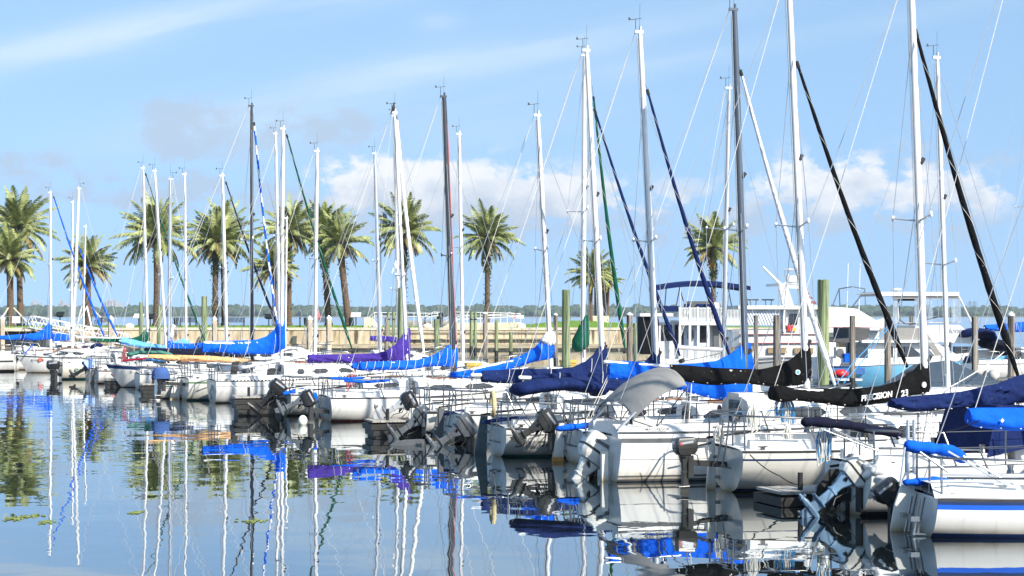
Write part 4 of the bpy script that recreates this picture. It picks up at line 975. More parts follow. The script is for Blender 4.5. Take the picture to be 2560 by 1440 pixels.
m = MB(); q = y.loc(1974, 674, 1.2); m.ball(q, (.3, .3, .08), 12, 6); m.tube([q, (q.x-.25, 1.2, q.z-1)], .03, 5); m.tube([y.loc(1962, 672, 1.4), y.loc(1962, 708, 1.4)], .03, 5); y.part('antenna', m, [YW])
m = MB(); m.tube([y.loc(1907, 667, 1), y.loc(1956, 716, 1)], [.06, .11], 8); y.part('davit_boom', m, [YW])
y.box('fuel_can', REDP, 1969, 1983, 814, 828, -.1, .3); y.box('fuel_can', mat('yellow_plastic', (.7, .42, .02), .4), 1981, 1990, 820, 828, -.12, .2)
for px in (1883, 1921):
    y.box('seat_back', BLACK, px-14, px+14, 748, 751, 1.2, 1.6); y.struts([((px-8, 750), (px-6, 766)), ((px+8, 750), (px+6, 766))], 'seat_leg', STEEL, .03, y=1.4)
y.struts([((2080, 768), (2098, 722)), ((2098, 722), (2130, 717)), ((2130, 717), (2162, 722)), ((2162, 722), (2164, 770)), ((2098, 722), (2100, 768)), ((2128, 770), (2160, 730))], 'bow_frame', STEEL, .035, y=(1.0, 3.0))
for px in (2117, 2147): y.struts([((px+3, 658), (px, 790))], 'whip_antenna', YW, .03, y=1.2)
# convertible cruiser
y = Yacht('motor_cruiser', 'white flybridge cruiser with pale blue hull and clear curtains round its helm', 2080, 86, 6, 'motor cruiser')
LB = mat('light_blue_hull', (.16, .46, .70), .3, var=.08); NB = mat('deep_blue_band', (.03, .1, .28), .35)
m = MB(); rg = []
for px, zt, w in ((2078, 915, 1.6), (2092, 913, 1.75), (2200, 912, 1.9), (2330, 908, 1.9), (2420, 900, 1.5), (2500, 893, .8), (2560, 886, .06)):
    x = y.loc(px, 930, 0).x; z = y.loc(px, zt, 0).z
    rg.append([(x, 1.9-w, z+.35), (x, 1.9-w, z), (x, 1.9-w+.05, z-.06), (x, 1.9-w+.2, .28), (x-.2, 1.9-w*.6, -.4), (x-.2, 1.9+w*.6, -.4), (x, 1.9+w-.2, .28), (x, 1.9+w, z), (x, 1.9+w, z+.35)])
m.loft(rg, closed=False, caps=(True, True), mf=lambda i, j: (2 if i == 0 and j in (1, 2) else 1) if j in (2, 3, 6) else 0); y.part('hull', m, [YW, LB, NB], smooth=25)
y.box('blue_band', NB, 2078, 2162, 920, 936, -.06, .28)
dk = MB(); dk.loft([[(r[0][0], r[0][1], r[0][2]-.02), (r[0][0], 1.9, r[0][2]+.02), (r[-1][0], r[-1][1], r[-1][2]-.02)] for r in rg], closed=False, caps=(False, False)); y.part('deck', dk, [DECK])
sal = y.part('saloon', MB().loft([[(y.loc(px, 880, .4).x, a, y.loc(px, b, .4).z) for a, b in ((.35, 914), (.5, t), (3.3, t), (3.45, 914))] for px, t in ((2132, 852), (2300, 852), (2345, 858), (2425, 905))], closed=False), [YW], smooth=20)
y.box('door', GLASS, 2112, 2136, 856, 908, .9, 1.9, sal); y.box('door', GLASS, 2138, 2170, 855, 906, .36, .48, sal)
for pts in ([(2232, 900), (2230, 866), (2258, 866), (2260, 900)], [(2263, 900), (2262, 866), (2278, 866), (2300, 884), (2300, 900)]): y.poly('window', GLASS, pts, .30, .42, sal)
m = MB(); y.pb(m, 2233, 2243, 870, 899, .27, .31); y.part('louvre', m, [YW], sal)
y.box('windscreen', GLASS, 2345, 2378, 862, 896, .5, .7, sal); y.box('windscreen', GLASS, 2386, 2440, 866, 898, .5, .7, sal)
y.box('flybridge_deck', YW, 2155, 2345, 850, 857, .1, 3.7)
y.poly('flybridge_front', YW, [(2290, 852), (2290, 815), (2400, 812), (2432, 842), (2440, 860)], .4, 3.4)
y.box('weather_cloth', F_GREY, 2200, 2305, 820, 850, .3, .4); y.poly('boarding_canvas', F_GREY, [(2316, 830), (2316, 856), (2352, 905), (2358, 892)], .1, .2)
y.poly('awning', F_DGREY, [(2074, 852), (2092, 848), (2122, 845), (2122, 820), (2175, 820), (2172, 846), (2140, 856), (2110, 857)], .5, 3.2)
m = MB(); y.pb(m, 2200, 2398, 730, 740, .2, 3.6); ht = y.part('hardtop', m, [YW], smooth=0)
y.poly('hardtop_brow', YW, [(2183, 733), (2210, 731), (2215, 740), (2200, 738)], .4, 3.4, ht)
y.struts([((2246, 740), (2246, 810)), ((2397, 740), (2436, 820)), ((2366, 732), (2366, 812))], 'hardtop_post', YW, .05, y=(.5, 3.3), parent=ht)
y.box('valance', F_GREY, 2232, 2398, 739, 747, .28, .32, ht); y.box('valance', F_BLACK, 2236, 2290, 744, 752, 2.4, 2.6, ht)
VIN = mat('clear_vinyl', (.75, .79, .84), .1, trans=.75, alpha=.42)
for a, c in ((2232, 2244), (2286, 2298), (2318, 2330), (2378, 2401)): y.poly('clear_curtain', VIN, [(a, 745), (c, 745), (c+3, 808), (a+1, 808)], .3, .31, ht)
y.struts([((2247, 748), (2250, 800)), ((2250, 800), (2262, 809)), ((2262, 809), (2290, 810)), ((2314, 748), (2313, 800)), ((2314, 800), (2345, 792)), ((2345, 792), (2380, 792))], 'zip_edge', BLACK, .03, y=.34)
y.struts([((2246, 808), (2400, 806)), ((2300, 795), (2300, 812))], 'helm_rail', STEEL, .03, y=.5)
m = MB(); q = y.loc(2241, 724, 1.5); m.ball(q, (.3, .3, .09), 12, 6); m.tube([q, (q.x, 1.5, q.z-.3)], .06, 6); y.part('antenna', m, [YW])
text(y.root, 'Monroe', y.loc(2362, 832, .36), .42, mat('grey_letter', (.4, .42, .45), .5), shear=.2); text(y.root, 'Annie', (y.loc(2098, 917, -.02)), .3, BLACK, shear=.3)
y.box('air_conditioner', mat('beige_plastic', (.55, .53, .47), .5), 2090, 2114, 868, 896, .2, .6); m = MB(); q = y.loc(2100, 881, .18); m.tube([(q.x, .19, q.z), (q.x, .14, q.z)], .2, 16); y.part('fan_grille', m, [GREYP])
y.box('cockpit_bulwark', YW, 2082, 2200, 896, 915, .05, .3); y.box('cooler', F_BLUE, 2112, 2140, 884, 905, -.15, .3)
y.box('swim_platform', YW, 2074, 2156, 947, 952, -.9, 3.0)
q = Yacht('kayak', 'short red kayak resting on the swim platform of the cruiser', 2084, 84.6, 6, 'kayak', None)
m = MB(); a, c = q.loc(2082, 935), q.loc(2122, 935); m.loft([[(lerp(a.x, c.x, t), .25*math.sin(math.pi*t)*math.cos(g), a.z+.02+.22*math.sin(math.pi*t)**.5*math.sin(g)) for g in [2*math.pi*k/10 for k in range(10)]] for t in [i/10 for i in range(11)]])
o = q.part('kayak_hull', m, [REDP], smooth=60)
# covered runabout behind the white-dot cover
y = Yacht('covered_runabout', 'runabout under a slate tarpaulin behind the white-dot sail cover', 2240, 58, 14, 'motorboat')
y.part('hull', MB().loft([[(x, -w+1, .75+x*.03), (x, -w*.9+1, .2), (x, 1, -.2), (x, w*.9+1, .2), (x, w+1, .75+x*.03)] for x, w in ((0, .95), (2, 1.05), (4, .85), (5.3, .1))], closed=False), [LB], smooth=30)
y.part('tarpaulin', MB().loft([[(x, -w+1, .72), (x, -w*.55+1, lerp(.72, t, .6)), (x, 1, t), (x, w*.55+1, lerp(.72, t, .6)), (x, w+1, .72)] for x, w, t in ((-.1, .98, 1.0), (1.2, 1.06, 1.75), (2.6, 1.06, 1.9), (4, .88, 1.3), (5.2, .15, .9))], closed=False), [F_SLATE], smooth=30)

# ------------------------------------------------------------------ docks and pilings
def wood(name, a, b2, c2, sc, st):
    m, nt, b = nodes(name); n1 = noise_tex(nt, sc, stretch=st, detail=6, rough=.65); c = ramp(nt, n1, [(.41, a), (.49, b2), (.60, c2)]); nt.links.new(c, b.inputs['Base Color']); b.inputs['Roughness'].default_value = .9; bump(nt, b, n1, .8, .03); return m
WOODG = wood('green_treated_wood', (.055, .075, .035), (.17, .22, .105), (.30, .34, .18), 2.4, (5, 5, .16)); WOODY = wood('grey_weathered_wood', (.04, .032, .025), (.19, .16, .13), (.34, .30, .25), 2.8, (5, 5, .16)); WOODX = mat('green_treated_wood', (.21, .27, .12), .85, var=.7, scale=2.2, stretch=(5, 5, .22), bmp=.5, bscale=9)
WOODX2 = mat('old_wood', (.19, .165, .135), .9, var=.75, scale=3, stretch=(5, 5, .3), bmp=.6, bscale=9)
WOODD = mat('black_wet_wood', (.012, .011, .009), .6, var=.6, scale=3, stretch=(1, 1, 5), bmp=.4, bscale=8)
PLANK = mat('bleached_dock_boards', (.36, .34, .30), .85, var=.35, scale=5, stretch=(1, 8, 1))
PCAP = mat('white_plastic', (.72, .72, .70), .5, var=.06)
def piling(px, top, wpx, D, wood, label, lean=0, bands=False, cap=False, bot=-.6):
    p = at(px, top, D); r = wpx/F*D/2; zt = p.z
    o = empty('dock_piling', (p.x, D, 0), random.random()*6, label, 'piling', 'timber pilings')
    m = MB(); pts = [(lean*(1-t), 0, lerp(bot, zt, t)) for t in (0, .25, .5, .75, 1)]
    K = 14; rg = []
    for i, q in enumerate(pts): rg.append([(q[0]+math.cos(2*math.pi*k/K)*r*(1.06-.05*i/4)*(1+.05*noise.noise(Vector((k*.9, px*.1, i*.7)))), math.sin(2*math.pi*k/K)*r*(1.06-.05*i/4), q[2]+(.02*math.sin(k*2) if i == 4 else 0)) for k in range(K)])
    m.loft(rg); m.build('post', [wood], o, 50)
    if cap: c = MB(); c.tube([(0, 0, zt), (0, 0, zt+.06), (0, 0, zt+.16)], [r*1.12, r*1.1, r*.15], 14); c.build('post_cap', [PCAP], o)
    if bands: c = MB(); c.tube([(0, 0, zt-.75), (0, 0, zt-.62)], r*1.12, 14); c.build('rope_band', [ROPEK], o)
    w = MB(); w.tube([(0, 0, bot), (0, 0, .35+.2*random.random())], r*1.08, 14); w.build('wet_foot', [WOODD], o)
    return o
for a in ((2058, 700, 28, 52, WOODG, 'tall thick green piling beside the trawler, the widest of all'),
    (1415, 725, 20, 68, WOODG, 'tall green piling left of the hanging green sail'),
    (1003, 720, 16, 86, WOODG, 'tall green piling behind the purple sail cover'),
    (511, 741, 14, 100, WOODG, 'green piling at the aft end of the wide blue boom cover'),
    (353, 756, 10, 128, WOODG, 'slim pale green piling beside the green sail cover'),
    (398, 765, 9, 132, WOODG, 'slim green piling right of the green sail cover'),
    (971, 780, 8, 160, WOODG, 'left of a lashed pair of green pilings beside the tall green piling', 0, True), (984, 780, 8, 160, WOODG, 'right of a lashed pair of green pilings beside the tall green piling', 0, True),
    (1178, 780, 8, 158, WOODG, 'left of a lashed pair of green pilings right of the black mast', 0, True), (1188, 780, 8, 158, WOODG, 'right of a lashed pair of green pilings right of the black mast', 0, True),
    (966, 795, 9, 150, WOODY, 'brown piling behind the short purple boom bundle'),
    (1091, 798, 13, 130, WOODG, 'leaning pale topped green piling left of the standing person', .25),
    (1213, 785, 12, 120, WOODY, 'grey piling with a pale cap behind the blue lashed cover', 0, False, True),
    (1241, 799, 9, 140, WOODG, 'slim green piling right of the capped grey one'),
    (1277, 830, 9, 140, WOODG, 'short dark topped piling standing alone before the seawall'),
    (1389, 788, 10, 120, WOODY, 'grey piling between the white mast and tall green piling', 0, False, True),
    (1574, 788, 15, 95, WOODY, 'grey capped piling near the foot of the green furled jib', 0, False, True), (1588, 808, 10, 110, WOODG, 'low green piling beside the houseboat enclosure'),
    (1506, 770, 6, 150, WOODG, 'thin green piling before the black slab'),
    (1890, 789, 11, 80, WOODY, 'dark piling before the trawler stern, left one of two'), (1942, 788, 18, 70, WOODY, 'split dark piling before the trawler stern, right one of two'),
    (2131, 790, 14, 80, WOODY, 'dark piling beside the grey cruiser awning'), (2219, 800, 16, 64, WOODY, 'dark piling tied with blue line before the cruiser'),
    (2437, 792, 15, 60, WOODY, 'weathered grey piling before the navy dodger, left of the last one'), (2528, 790, 17, 60, WOODY, 'brown grey piling nearest the right edge', 0, False, True),
    (2278, 790, 9, 105, WOODY, 'piling seen through the cruiser helm curtains')):
    piling(*a)
def finger(x0, x1, py, yw, label, chain=None):
    D = water_Y(yw); p = at(x0, yw, D); q = at(x1, yw, D); L = 6.5; W = (q.x-p.x)
    o = empty('finger_pier', ((p.x), D, 0), R(18), label, 'floating dock', 'floating finger piers'); zt = H-(py-HZ)/F*D
    m = MB()
    for i in range(26): m.box((i*.25, -.05, zt-.05), (i*.25+.235, 1.0, zt))
    m.build('deck_boards', [PLANK], o, 0)
    m = MB()
    for j in range(3): m.box((-.04+.07*j, -.1+.03*j, zt-.09-.17*(j+1)), (L, 1.04-.03*j, zt-.1-.17*j))
    m.box((.1, .05, -.3), (L, .9, zt-.55)); m.build('side_beams', [WOODD], o, 0)
    m = MB(); m.tube([(.5, .2, zt), (.5, .2, zt+.32)], .05, 8); m.build('mooring_post', [ROPEK], o)
    m = MB(); m.bar((.8, .1, zt+.05), (1.1, .1, zt+.05), .05, .03); m.box((.9, .07, zt), (1.0, .13, zt+.05)); m.build('cleat', [STEEL], o)
    return o
finger(588, 660, 992, 1040, 'dark floating finger pier right of the bare white boom boat')
finger(930, 1010, 1052, 1095, 'dark floating finger pier beside the two grey outboards')
finger(1952, 2022, 1230, 1268, 'dark floating finger pier between the lettered cover boat and the black ruddered boat')
finger(265, 300, 948, 968, 'dark floating finger pier under the navy bow flash')
finger(355, 400, 960, 985, 'dark floating finger pier beside the denim covered motor')
# main dock along the bows
o = empty('main_dock', (0, 0, 0), 0, 'long floating walkway between the two rows of sailboats', 'floating dock')
a, c = Vector((17.5, 27, .5)), Vector((-22, 110, .5)); m = MB(); m.bar(a, c, 2.0, .12); m.build('deck_boards', [PLANK], o, 0); m = MB(); m.bar(a-Vector((0, 0, .3)), c-Vector((0, 0, .3)), 1.9, .44); m.build('float', [WOODD], o, 0)
YEL = mat('faded_yellow_fibreglass', (.52, .36, .06), .6, var=.25)
for px, D, lb in ((1183, 66, 'yellow dock box standing by the blue lashed cover'), (1420, 70, 'yellow dock box half hidden behind the navy covers')):
    p = at(px, 905, D); o = empty('dock_box', (p.x, D, .5), .2, lb, 'dock box', 'yellow dock boxes')
    m = MB(); m.box((-.28, -.25, 0), (.28, .25, 1.0)); m.build('box_body', [YEL], o, 0); m = MB(); m.box((-.31, -.28, 1.003), (.31, .28, 1.12)); m.build('lid', [YEL], o, 0)
# hanging things
p = at(757, 1048, water_Y(1062)); m = MB(); m.ball((0, 0, 0), (.15, .15, .19), 14, 10); tag(m.build('fender', [mat('white_vinyl', (.8, .78, .66), .4)], None, 60, loc=(p.x, p.y, .12)), 'white ball fender floating at the red bottomed stern', 'fender')
p = at(2484, 938, 70); m = MB(); m.ball((0, 0, 0), (.24, .24, .26), 14, 10); tag(m.build('fender', [mat('dirty_vinyl', (.6, .58, .52), .5, var=.35)], None, 60, loc=p), 'grimy round fender hanging at the quarter of the navy dodger boat', 'fender')
def coil(px, py, D, h, m_, label, n=16, w=.16, m2=None):
    p = at(px, py, D); mb = MB()
    for i in range(n):
        a = random.uniform(-w, w); hh = h*random.uniform(.6, 1); pts = [(a*.3, 0, 0), (a-.03, random.uniform(-.06, .06), -hh*.5), (a, 0, -hh), (a+.05, 0, -hh*.96), (a*.8+.06, random.uniform(-.06, .06), -hh*.45), (a*.3+.02, 0, 0)]
        mb.tube(pts, .011, 4, m=i % 2 if m2 else 0)
    mb.tube([(-w*.4, 0, -.12), (w*.4, .02, -.13)], .03, 6)
    return tag(mb.build('rope_coil', [m_, m2] if m2 else [m_], None, 60, loc=p), label, 'rope', 'hanging coils of rope')
coil(1962, 985, 34, .65, ROPEB, 'blue and white rope coil below the black boom end', 22, .2, ROPEW)
coil(2057, 1060, 29.5, .75, ROPEB, 'blue and white rope coil on the stern rail under the dark folded bimini', 18, .09, ROPEW)
coil(1882, 1005, 33, .6, ROPEW, 'white rope coil below the round-emblem black cover', 14, .1); coil(1796, 1062, 33.5, .4, ROPEW, 'small white rope coil on the white cabin side', 10, .08)
coil(1968, 1060, 34, .45, ROPEW, 'thin white rope tail below the blue and white coil', 8, .06); coil(874, 938, 56, .55, ROPER, 'faded red rope coil at the end of the lashed blue cover', 10, .1)
coil(311, 868, 86, .75, ROPER, 'faded red rope hanging before the green tarp', 8, .1); coil(2418, 1195, 27, .3, ROPEB, 'blue and white line bundle beside the blue tiller cover', 10, .1, ROPEW)
coil(1068, 945, 50, 1.1, ROPEW, 'long pale rope hank left of the first navy cover', 8, .08)
def line(pts, m_, label, r=.012, sag=.1):
    P = [at(*q) for q in pts]; q = []
    for a, b in zip(P, P[1:]): q += [a.lerp(b, t/8)-Vector((0, 0, sag*4*(t/8)*(1-t/8))) for t in range(8)]
    q.append(P[-1]); c = q[0].copy(); mb = MB(); mb.tube([v-c for v in q], r, 5)
    return tag(mb.build('mooring_line', [m_], None, 60, loc=c), label, 'rope', 'mooring lines')
line([(1874, 1136, 32.2), (1950, 1190, 32), (2010, 1213, 32)], ROPEK, 'black mooring line from the grey outboard boat to its finger pier', .012, .05)
line([(2070, 985, 45), (2130, 910, 52), (2219, 815, 62)], ROPEB, 'bright blue mooring line to the dark piling, upper of two', .016, .02); line([(2080, 990, 45), (2145, 915, 52), (2222, 818, 62)], ROPEB, 'bright blue mooring line to the dark piling, lower of two', .016, .02)
line([(571, 953, 64), (600, 975, 64), (632, 990, 63)], ROPEW, 'white mooring line from the bare boom boat to the pier', .01, .05)
line([(1740, 1052, 34), (1850, 1030, 33.5), (2040, 1012, 33)], ROPEB, 'blue line stretched over the white cabin to the boom', .009, .03)
line([(2200, 1062, 28), (2330, 1082, 27.5), (2450, 1050, 27)], ROPEK, 'dark line across the nearest sterns', .008, .05)
line([(2300, 1005, 40), (2440, 930, 50), (2510, 880, 60)], ROPEW, 'white line rising towards the last grey piling', .014, .03)
line([(1690, 905, 66), (1770, 890, 60), (1812, 878, 55)], ROPEW, 'white line from the houseboat porch to the silver boom', .014, .02)
m = MB(); m.prism([(-.5, 0), (-.36, .08), (-.12, .13), (.3, .15), (.42, .13), (.45, -.1), (-.36, -.1)], -.16, .16); p = at(1022, 1112, water_Y(1113)+.1); tag(m.build('overturned_dinghy', [GREYP], None, 40, loc=(p.x, p.y, .0)), 'dark grey upturned skiff end floating at the orange rudder tip', 'dinghy')
# ------------------------------------------------------------------ seawall, lawn, palms
YS = 166.0; ZW = H-(819-HZ)/F*YS; U = YS/F           # seawall face, its height, metres per photo pixel there
def sx(px, Y=YS): return (px-CX)/F*Y
def wall_mat():
    m, nt, b = nodes('stained_concrete'); L = nt.links; pos = nt.nodes.new('ShaderNodeNewGeometry').outputs['Position']
    n1 = noise_tex(nt, 1.2, pos, stretch=(2.2, 1, .22), detail=7); n2 = noise_tex(nt, .5, pos, detail=5)
    c1 = ramp(nt, n1, [(.33, (.10, .08, .05)), (.43, (.46, .37, .24)), (.5, (.60, .50, .34)), (.7, (.70, .60, .43))]); c2 = ramp(nt, n2, [(.35, (.75, .72, .66)), (.65, (1, 1, 1))])
    mx = N(nt, 'ShaderNodeMix', data_type='RGBA', blend_type='MULTIPLY'); mx.inputs['Factor'].default_value = 1; L.new(c1, mx.inputs['A']); L.new(c2, mx.inputs['B'])
    L.new(mx.outputs['Result'], b.inputs['Base Color']); b.inputs['Roughness'].default_value = .9; bump(nt, b, n1, .4, .03); return m
CONC = wall_mat(); CONL = mat('pale_concrete', (.62, .55, .41), .9, var=.22, scale=1.5, stretch=(1, 1, .4))
WALE = mat('old_wale_timber', (.40, .34, .23), .9, var=.4, scale=2, stretch=(.3, 1, 4))
w = empty('seawall', (0, YS, 0), 0, 'long stained concrete seawall along the park lawn', 'seawall')
m = MB(); x = sx(90)
while x < sx(1960): m.box((x, 0, -.6), (x+5.96, .6, ZW-.25)); x += 6
m.build('wall_panels', [CONC], w, 0)
m = MB(); x = sx(90)
while x < sx(1960): m.box((x, -.08, ZW-.247), (x+11.98, .9, ZW)); x += 12
m.build('cap', [CONL], w, 0)
m = MB()
for z0, z1, y0, xa, xb in ((.2, .62, -.22, 90, 1960), (1.06, 1.16, -.35, 960, 1360), (1.66, 1.84, -.12, 960, 1440)): m.box((sx(xa), y0, z0), (sx(xb), -.003, z1))
m.build('wale_beams', [WALE], w, 0)
w2 = empty('landing_platform', (0, YS, 0), 0, 'low concrete landing with railing at the head of the gangway', 'landing')
m = MB(); m.box((sx(-400), -1, ZW-.35), (sx(92), 4, ZW)); m.build('slab', [CONL], w2, 0)
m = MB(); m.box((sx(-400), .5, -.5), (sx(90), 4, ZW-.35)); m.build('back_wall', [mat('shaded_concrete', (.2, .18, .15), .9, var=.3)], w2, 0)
m = MB()
for px in (12, 30, 46, 62, 95): m.tube([(sx(px), -.8, ZW), (sx(px), -.8, ZW+1.1)], .03, 6)
for z in (.55, 1.1): m.tube([(sx(0), -.8, ZW+z), (sx(96), -.8, ZW+z)], .03, 6)
m.build('handrail', [ALU], w2, 60)
m = MB(); m.box((sx(37), -.9, ZW+.45), (sx(57), -.85, ZW+1.1)); m.build('notice_board', [PCAP], w2, 0)
def lawn_mat():
    m, nt, b = nodes('lawn_grass'); pos = nt.nodes.new('ShaderNodeNewGeometry').outputs['Position']
    c = ramp(nt, noise_tex(nt, .8, pos, detail=8, rough=.7), [(.3, (.07, .15, .014)), (.55, (.14, .26, .025)), (.8, (.25, .32, .06))]); nt.links.new(c, b.inputs['Base Color']); b.inputs['Roughness'].default_value = .95
    bump(nt, b, noise_tex(nt, 6, pos), .8, .1); return m
LAWN = lawn_mat()
g = MB(); n = 60
rows = []
for j, yy in enumerate((.6, 4, 9, 15, 20, 24)):
    row = []
    for i in range(n+1):
        px = lerp(-700, 1960, i/n); hum = .55*math.exp(-((px-1460)/120)**2)*(1 if j in (2, 3, 4) else .35 if j == 1 else 0)
        row.append((sx(px), YS+yy, ZW-.01+(.05 if j else 0)+hum+.04*noise.noise(Vector((px*.02, yy, 0)))-(3.2 if j == 5 else 0)))
    rows.append(row)
g.loft(rows, closed=False, caps=(False, False)); tag(g.build('lawn', [LAWN], None, 60), kind='structure')
m = MB(); m.box((sx(-700), YS+.6, -2), (sx(1958), YS+23.9, ZW-.3)); tag(m.build('ground', [mat('soil', (.15, .12, .08), .95)], None, 0), kind='structure')
m = MB(); random.seed(3)
for i in range(5200):
    px = random.uniform(-200, 1700); yy = random.uniform(.95, 14); hh = random.uniform(.06, .2)
    if 1040 < px < 1320 and yy < 9: continue
    x = sx(px); z = ZW+.02+.5*math.exp(-((px-1460)/120)**2)*(1 if yy > 6 else .3); m.add([(x-.1, YS+yy, z), (x+.1, YS+yy, z), (x+random.uniform(-.1, .1), YS+yy, z+hh)], [(0, 1, 2)])
tag(m.build('grass_tufts', [LAWN], None, 0, recalc=False), 'short bright green grass of the park lawn', 'grass', kind='stuff')
# gangway
gw = empty('gangway', (sx(92), YS-1.5, ZW), 0, 'white aluminium truss gangway sloping down from the landing', 'gangway')
m = MB(); L = sx(332)-sx(92); dz = -1.75
for yy in (-.6, .6):
    m.tube([(0, yy, 0), (L, yy, dz)], .05, 6); m.tube([(0, yy, 1.15), (L*.98, yy, dz+1.1), (L, yy, dz+.9), (L, yy, dz)], .045, 6); m.tube([(0, yy, .6), (L, yy, dz+.6)], .03, 6); m.tube([(0, yy, 0), (-.25, yy, .6), (0, yy, 1.15)], .04, 6)
    for k in range(17):
        a, c = k/17, (k+1)/17; z0, z1 = (0, 1.12) if k % 2 else (1.12, 0); m.tube([(L*a, yy, dz*a+z0), (L*c, yy, dz*c+z1)], .032, 5)
m.build('truss', [MASTW], gw, 60); m = MB(); m.bar((0, 0, .06), (L, 0, dz+.06), 1.1, .06); m.build('walkway', [ALU], gw, 0)
m = MB()
for px, top in ((20, 765), (218, 785)):
    pass
# concrete posts with pyramid caps
for px, top, bot, wd, lb in ((6, 790, 900, 12, 'leftmost concrete post with pyramid cap at the landing'), (277, 791, 868, 14, 'concrete post with pyramid cap beside the second blue furled jib'), (536, 792, 866, 12, 'concrete post with pyramid cap behind the white boom gantry'), (774, 791, 862, 13, 'concrete post with pyramid cap before the seawall, left of a near pair'), (822, 790, 858, 13, 'concrete post with pyramid cap before the seawall, right of a near pair'), (1140, 795, 850, 6, 'narrow concrete post behind the black mast')):
    o = empty('concrete_post', (sx(px, YS-2), YS-2, 0), R(28), lb, 'concrete post', 'concrete posts with pyramid caps'); hw = wd*U/2*.8; zt = H-(top+8-HZ)/F*(YS-2)
    m = MB(); m.box((-hw, -hw, -.5), (hw, hw, zt)); m.build('shaft', [mat('post_concrete', (.50, .42, .31), .9, var=.25, scale=2, stretch=(1, 1, .3))], o, 0)
    m = MB(); e = hw*1.12; m.loft([[(-e, -e, zt+.003), (e, -e, zt+.003), (e, e, zt+.003), (-e, e, zt+.003)], [(-e, -e, zt+.12), (e, -e, zt+.12), (e, e, zt+.12), (-e, e, zt+.12)], [(-.02, -.02, zt+.4), (.02, -.02, zt+.4), (.02, .02, zt+.4), (-.02, .02, zt+.4)]]); m.build('pyramid_cap', [PCAP], o, 0)
# steps, ramp and railing
s_ = empty('terrace_steps', (0, YS+3, ZW), 0, 'broad concrete steps with white handrails behind the seawall', 'steps')
m = MB()
for i in range(4): m.box((sx(1000), i*.5, i*.17), (sx(1118), 3.2, i*.17+.15))
m.build('treads', [mat('grey_concrete', (.3, .28, .24), .9, var=.25)], s_, 0)
m = MB()
def hand(px0, z0, px1, z1, yy=.2):
    for dz in (0, -.35): m.tube([(sx(px0), yy, z0+dz), (sx(px1), yy, z1+dz)], .035, 6)
for a in ((905, .75, 930, 1.5), (930, 1.5, 1090, 1.4), (1045, .8, 1080, 1.55), (1080, 1.55, 1095, 1.5)): hand(*a)
for px in (930, 948, 965, 1000, 1030, 1060, 1075, 1090): m.tube([(sx(px), .2, 0), (sx(px), .2, 1.5)], .03, 6)
m.build('handrail', [MASTW], s_, 60)
r_ = empty('ramp', (0, YS+1.6, ZW), 0, 'pale concrete ramp with white pipe railing right of the person', 'ramp')
m = MB(); m.prism([(sx(1105), 0), (sx(1122), .45), (sx(1300), .5), (sx(1318), 0)], 0, 1.6); m.build('ramp_wall', [CONL], r_, 0)
m = MB()
for a in ((1108, .8, 1132, 1.55), (1132, 1.55, 1270, 1.45), (1140, 1.1, 1300, 1.4), (1270, 1.5, 1302, 1.3)):
    for dz in (0, -.3): m.tube([(sx(a[0]), .8, a[1]+dz), (sx(a[2]), .8, a[3]+dz)], .035, 6)
for px in range(1132, 1304, 17): m.tube([(sx(px), .8, 0), (sx(px), .8, 1.45)], .03, 6)
m.build('railing', [MASTW], r_, 60)
m = MB(); m.prism([(0, 0), (0, 1.0), (.75, 1.0), (1.3, .3), (1.3, 0)], 0, .9); tag(m.build('planter_block', [CONL], None, 0, loc=(sx(906), YS+2, ZW)), 'pale concrete block with a slanted end left of the steps', 'concrete block')
# palms
def frond_mat(name, a, b2, c2):
    m, nt, b = nodes(name); c = ramp(nt, noise_tex(nt, 1.1, detail=4), [(.3, a), (.5, b2), (.72, c2)]); nt.links.new(c, b.inputs['Base Color']); b.inputs['Roughness'].default_value = .55
    b.inputs['Specular IOR Level'].default_value = .4; return m
FR1 = frond_mat('palm_leaf', (.10, .125, .04), (.26, .29, .10), (.46, .47, .22)); FR2 = frond_mat('old_palm_leaf', (.14, .11, .035), (.28, .21, .07), (.40, .31, .13)); BARK = mat('palm_bark', (.13, .085, .055), .95, var=.55, scale=5, stretch=(1, 1, 3), bmp=.8, bscale=8, bdist=.05); STUB = mat('frond_stubs', (.22, .11, .045), .9, var=.5, scale=8); FERN = mat('trunk_ferns', (.06, .11, .015), .9, var=.5, scale=5); DATES = mat('orange_dates', (.5, .2, .02), .7, var=.4, scale=12)
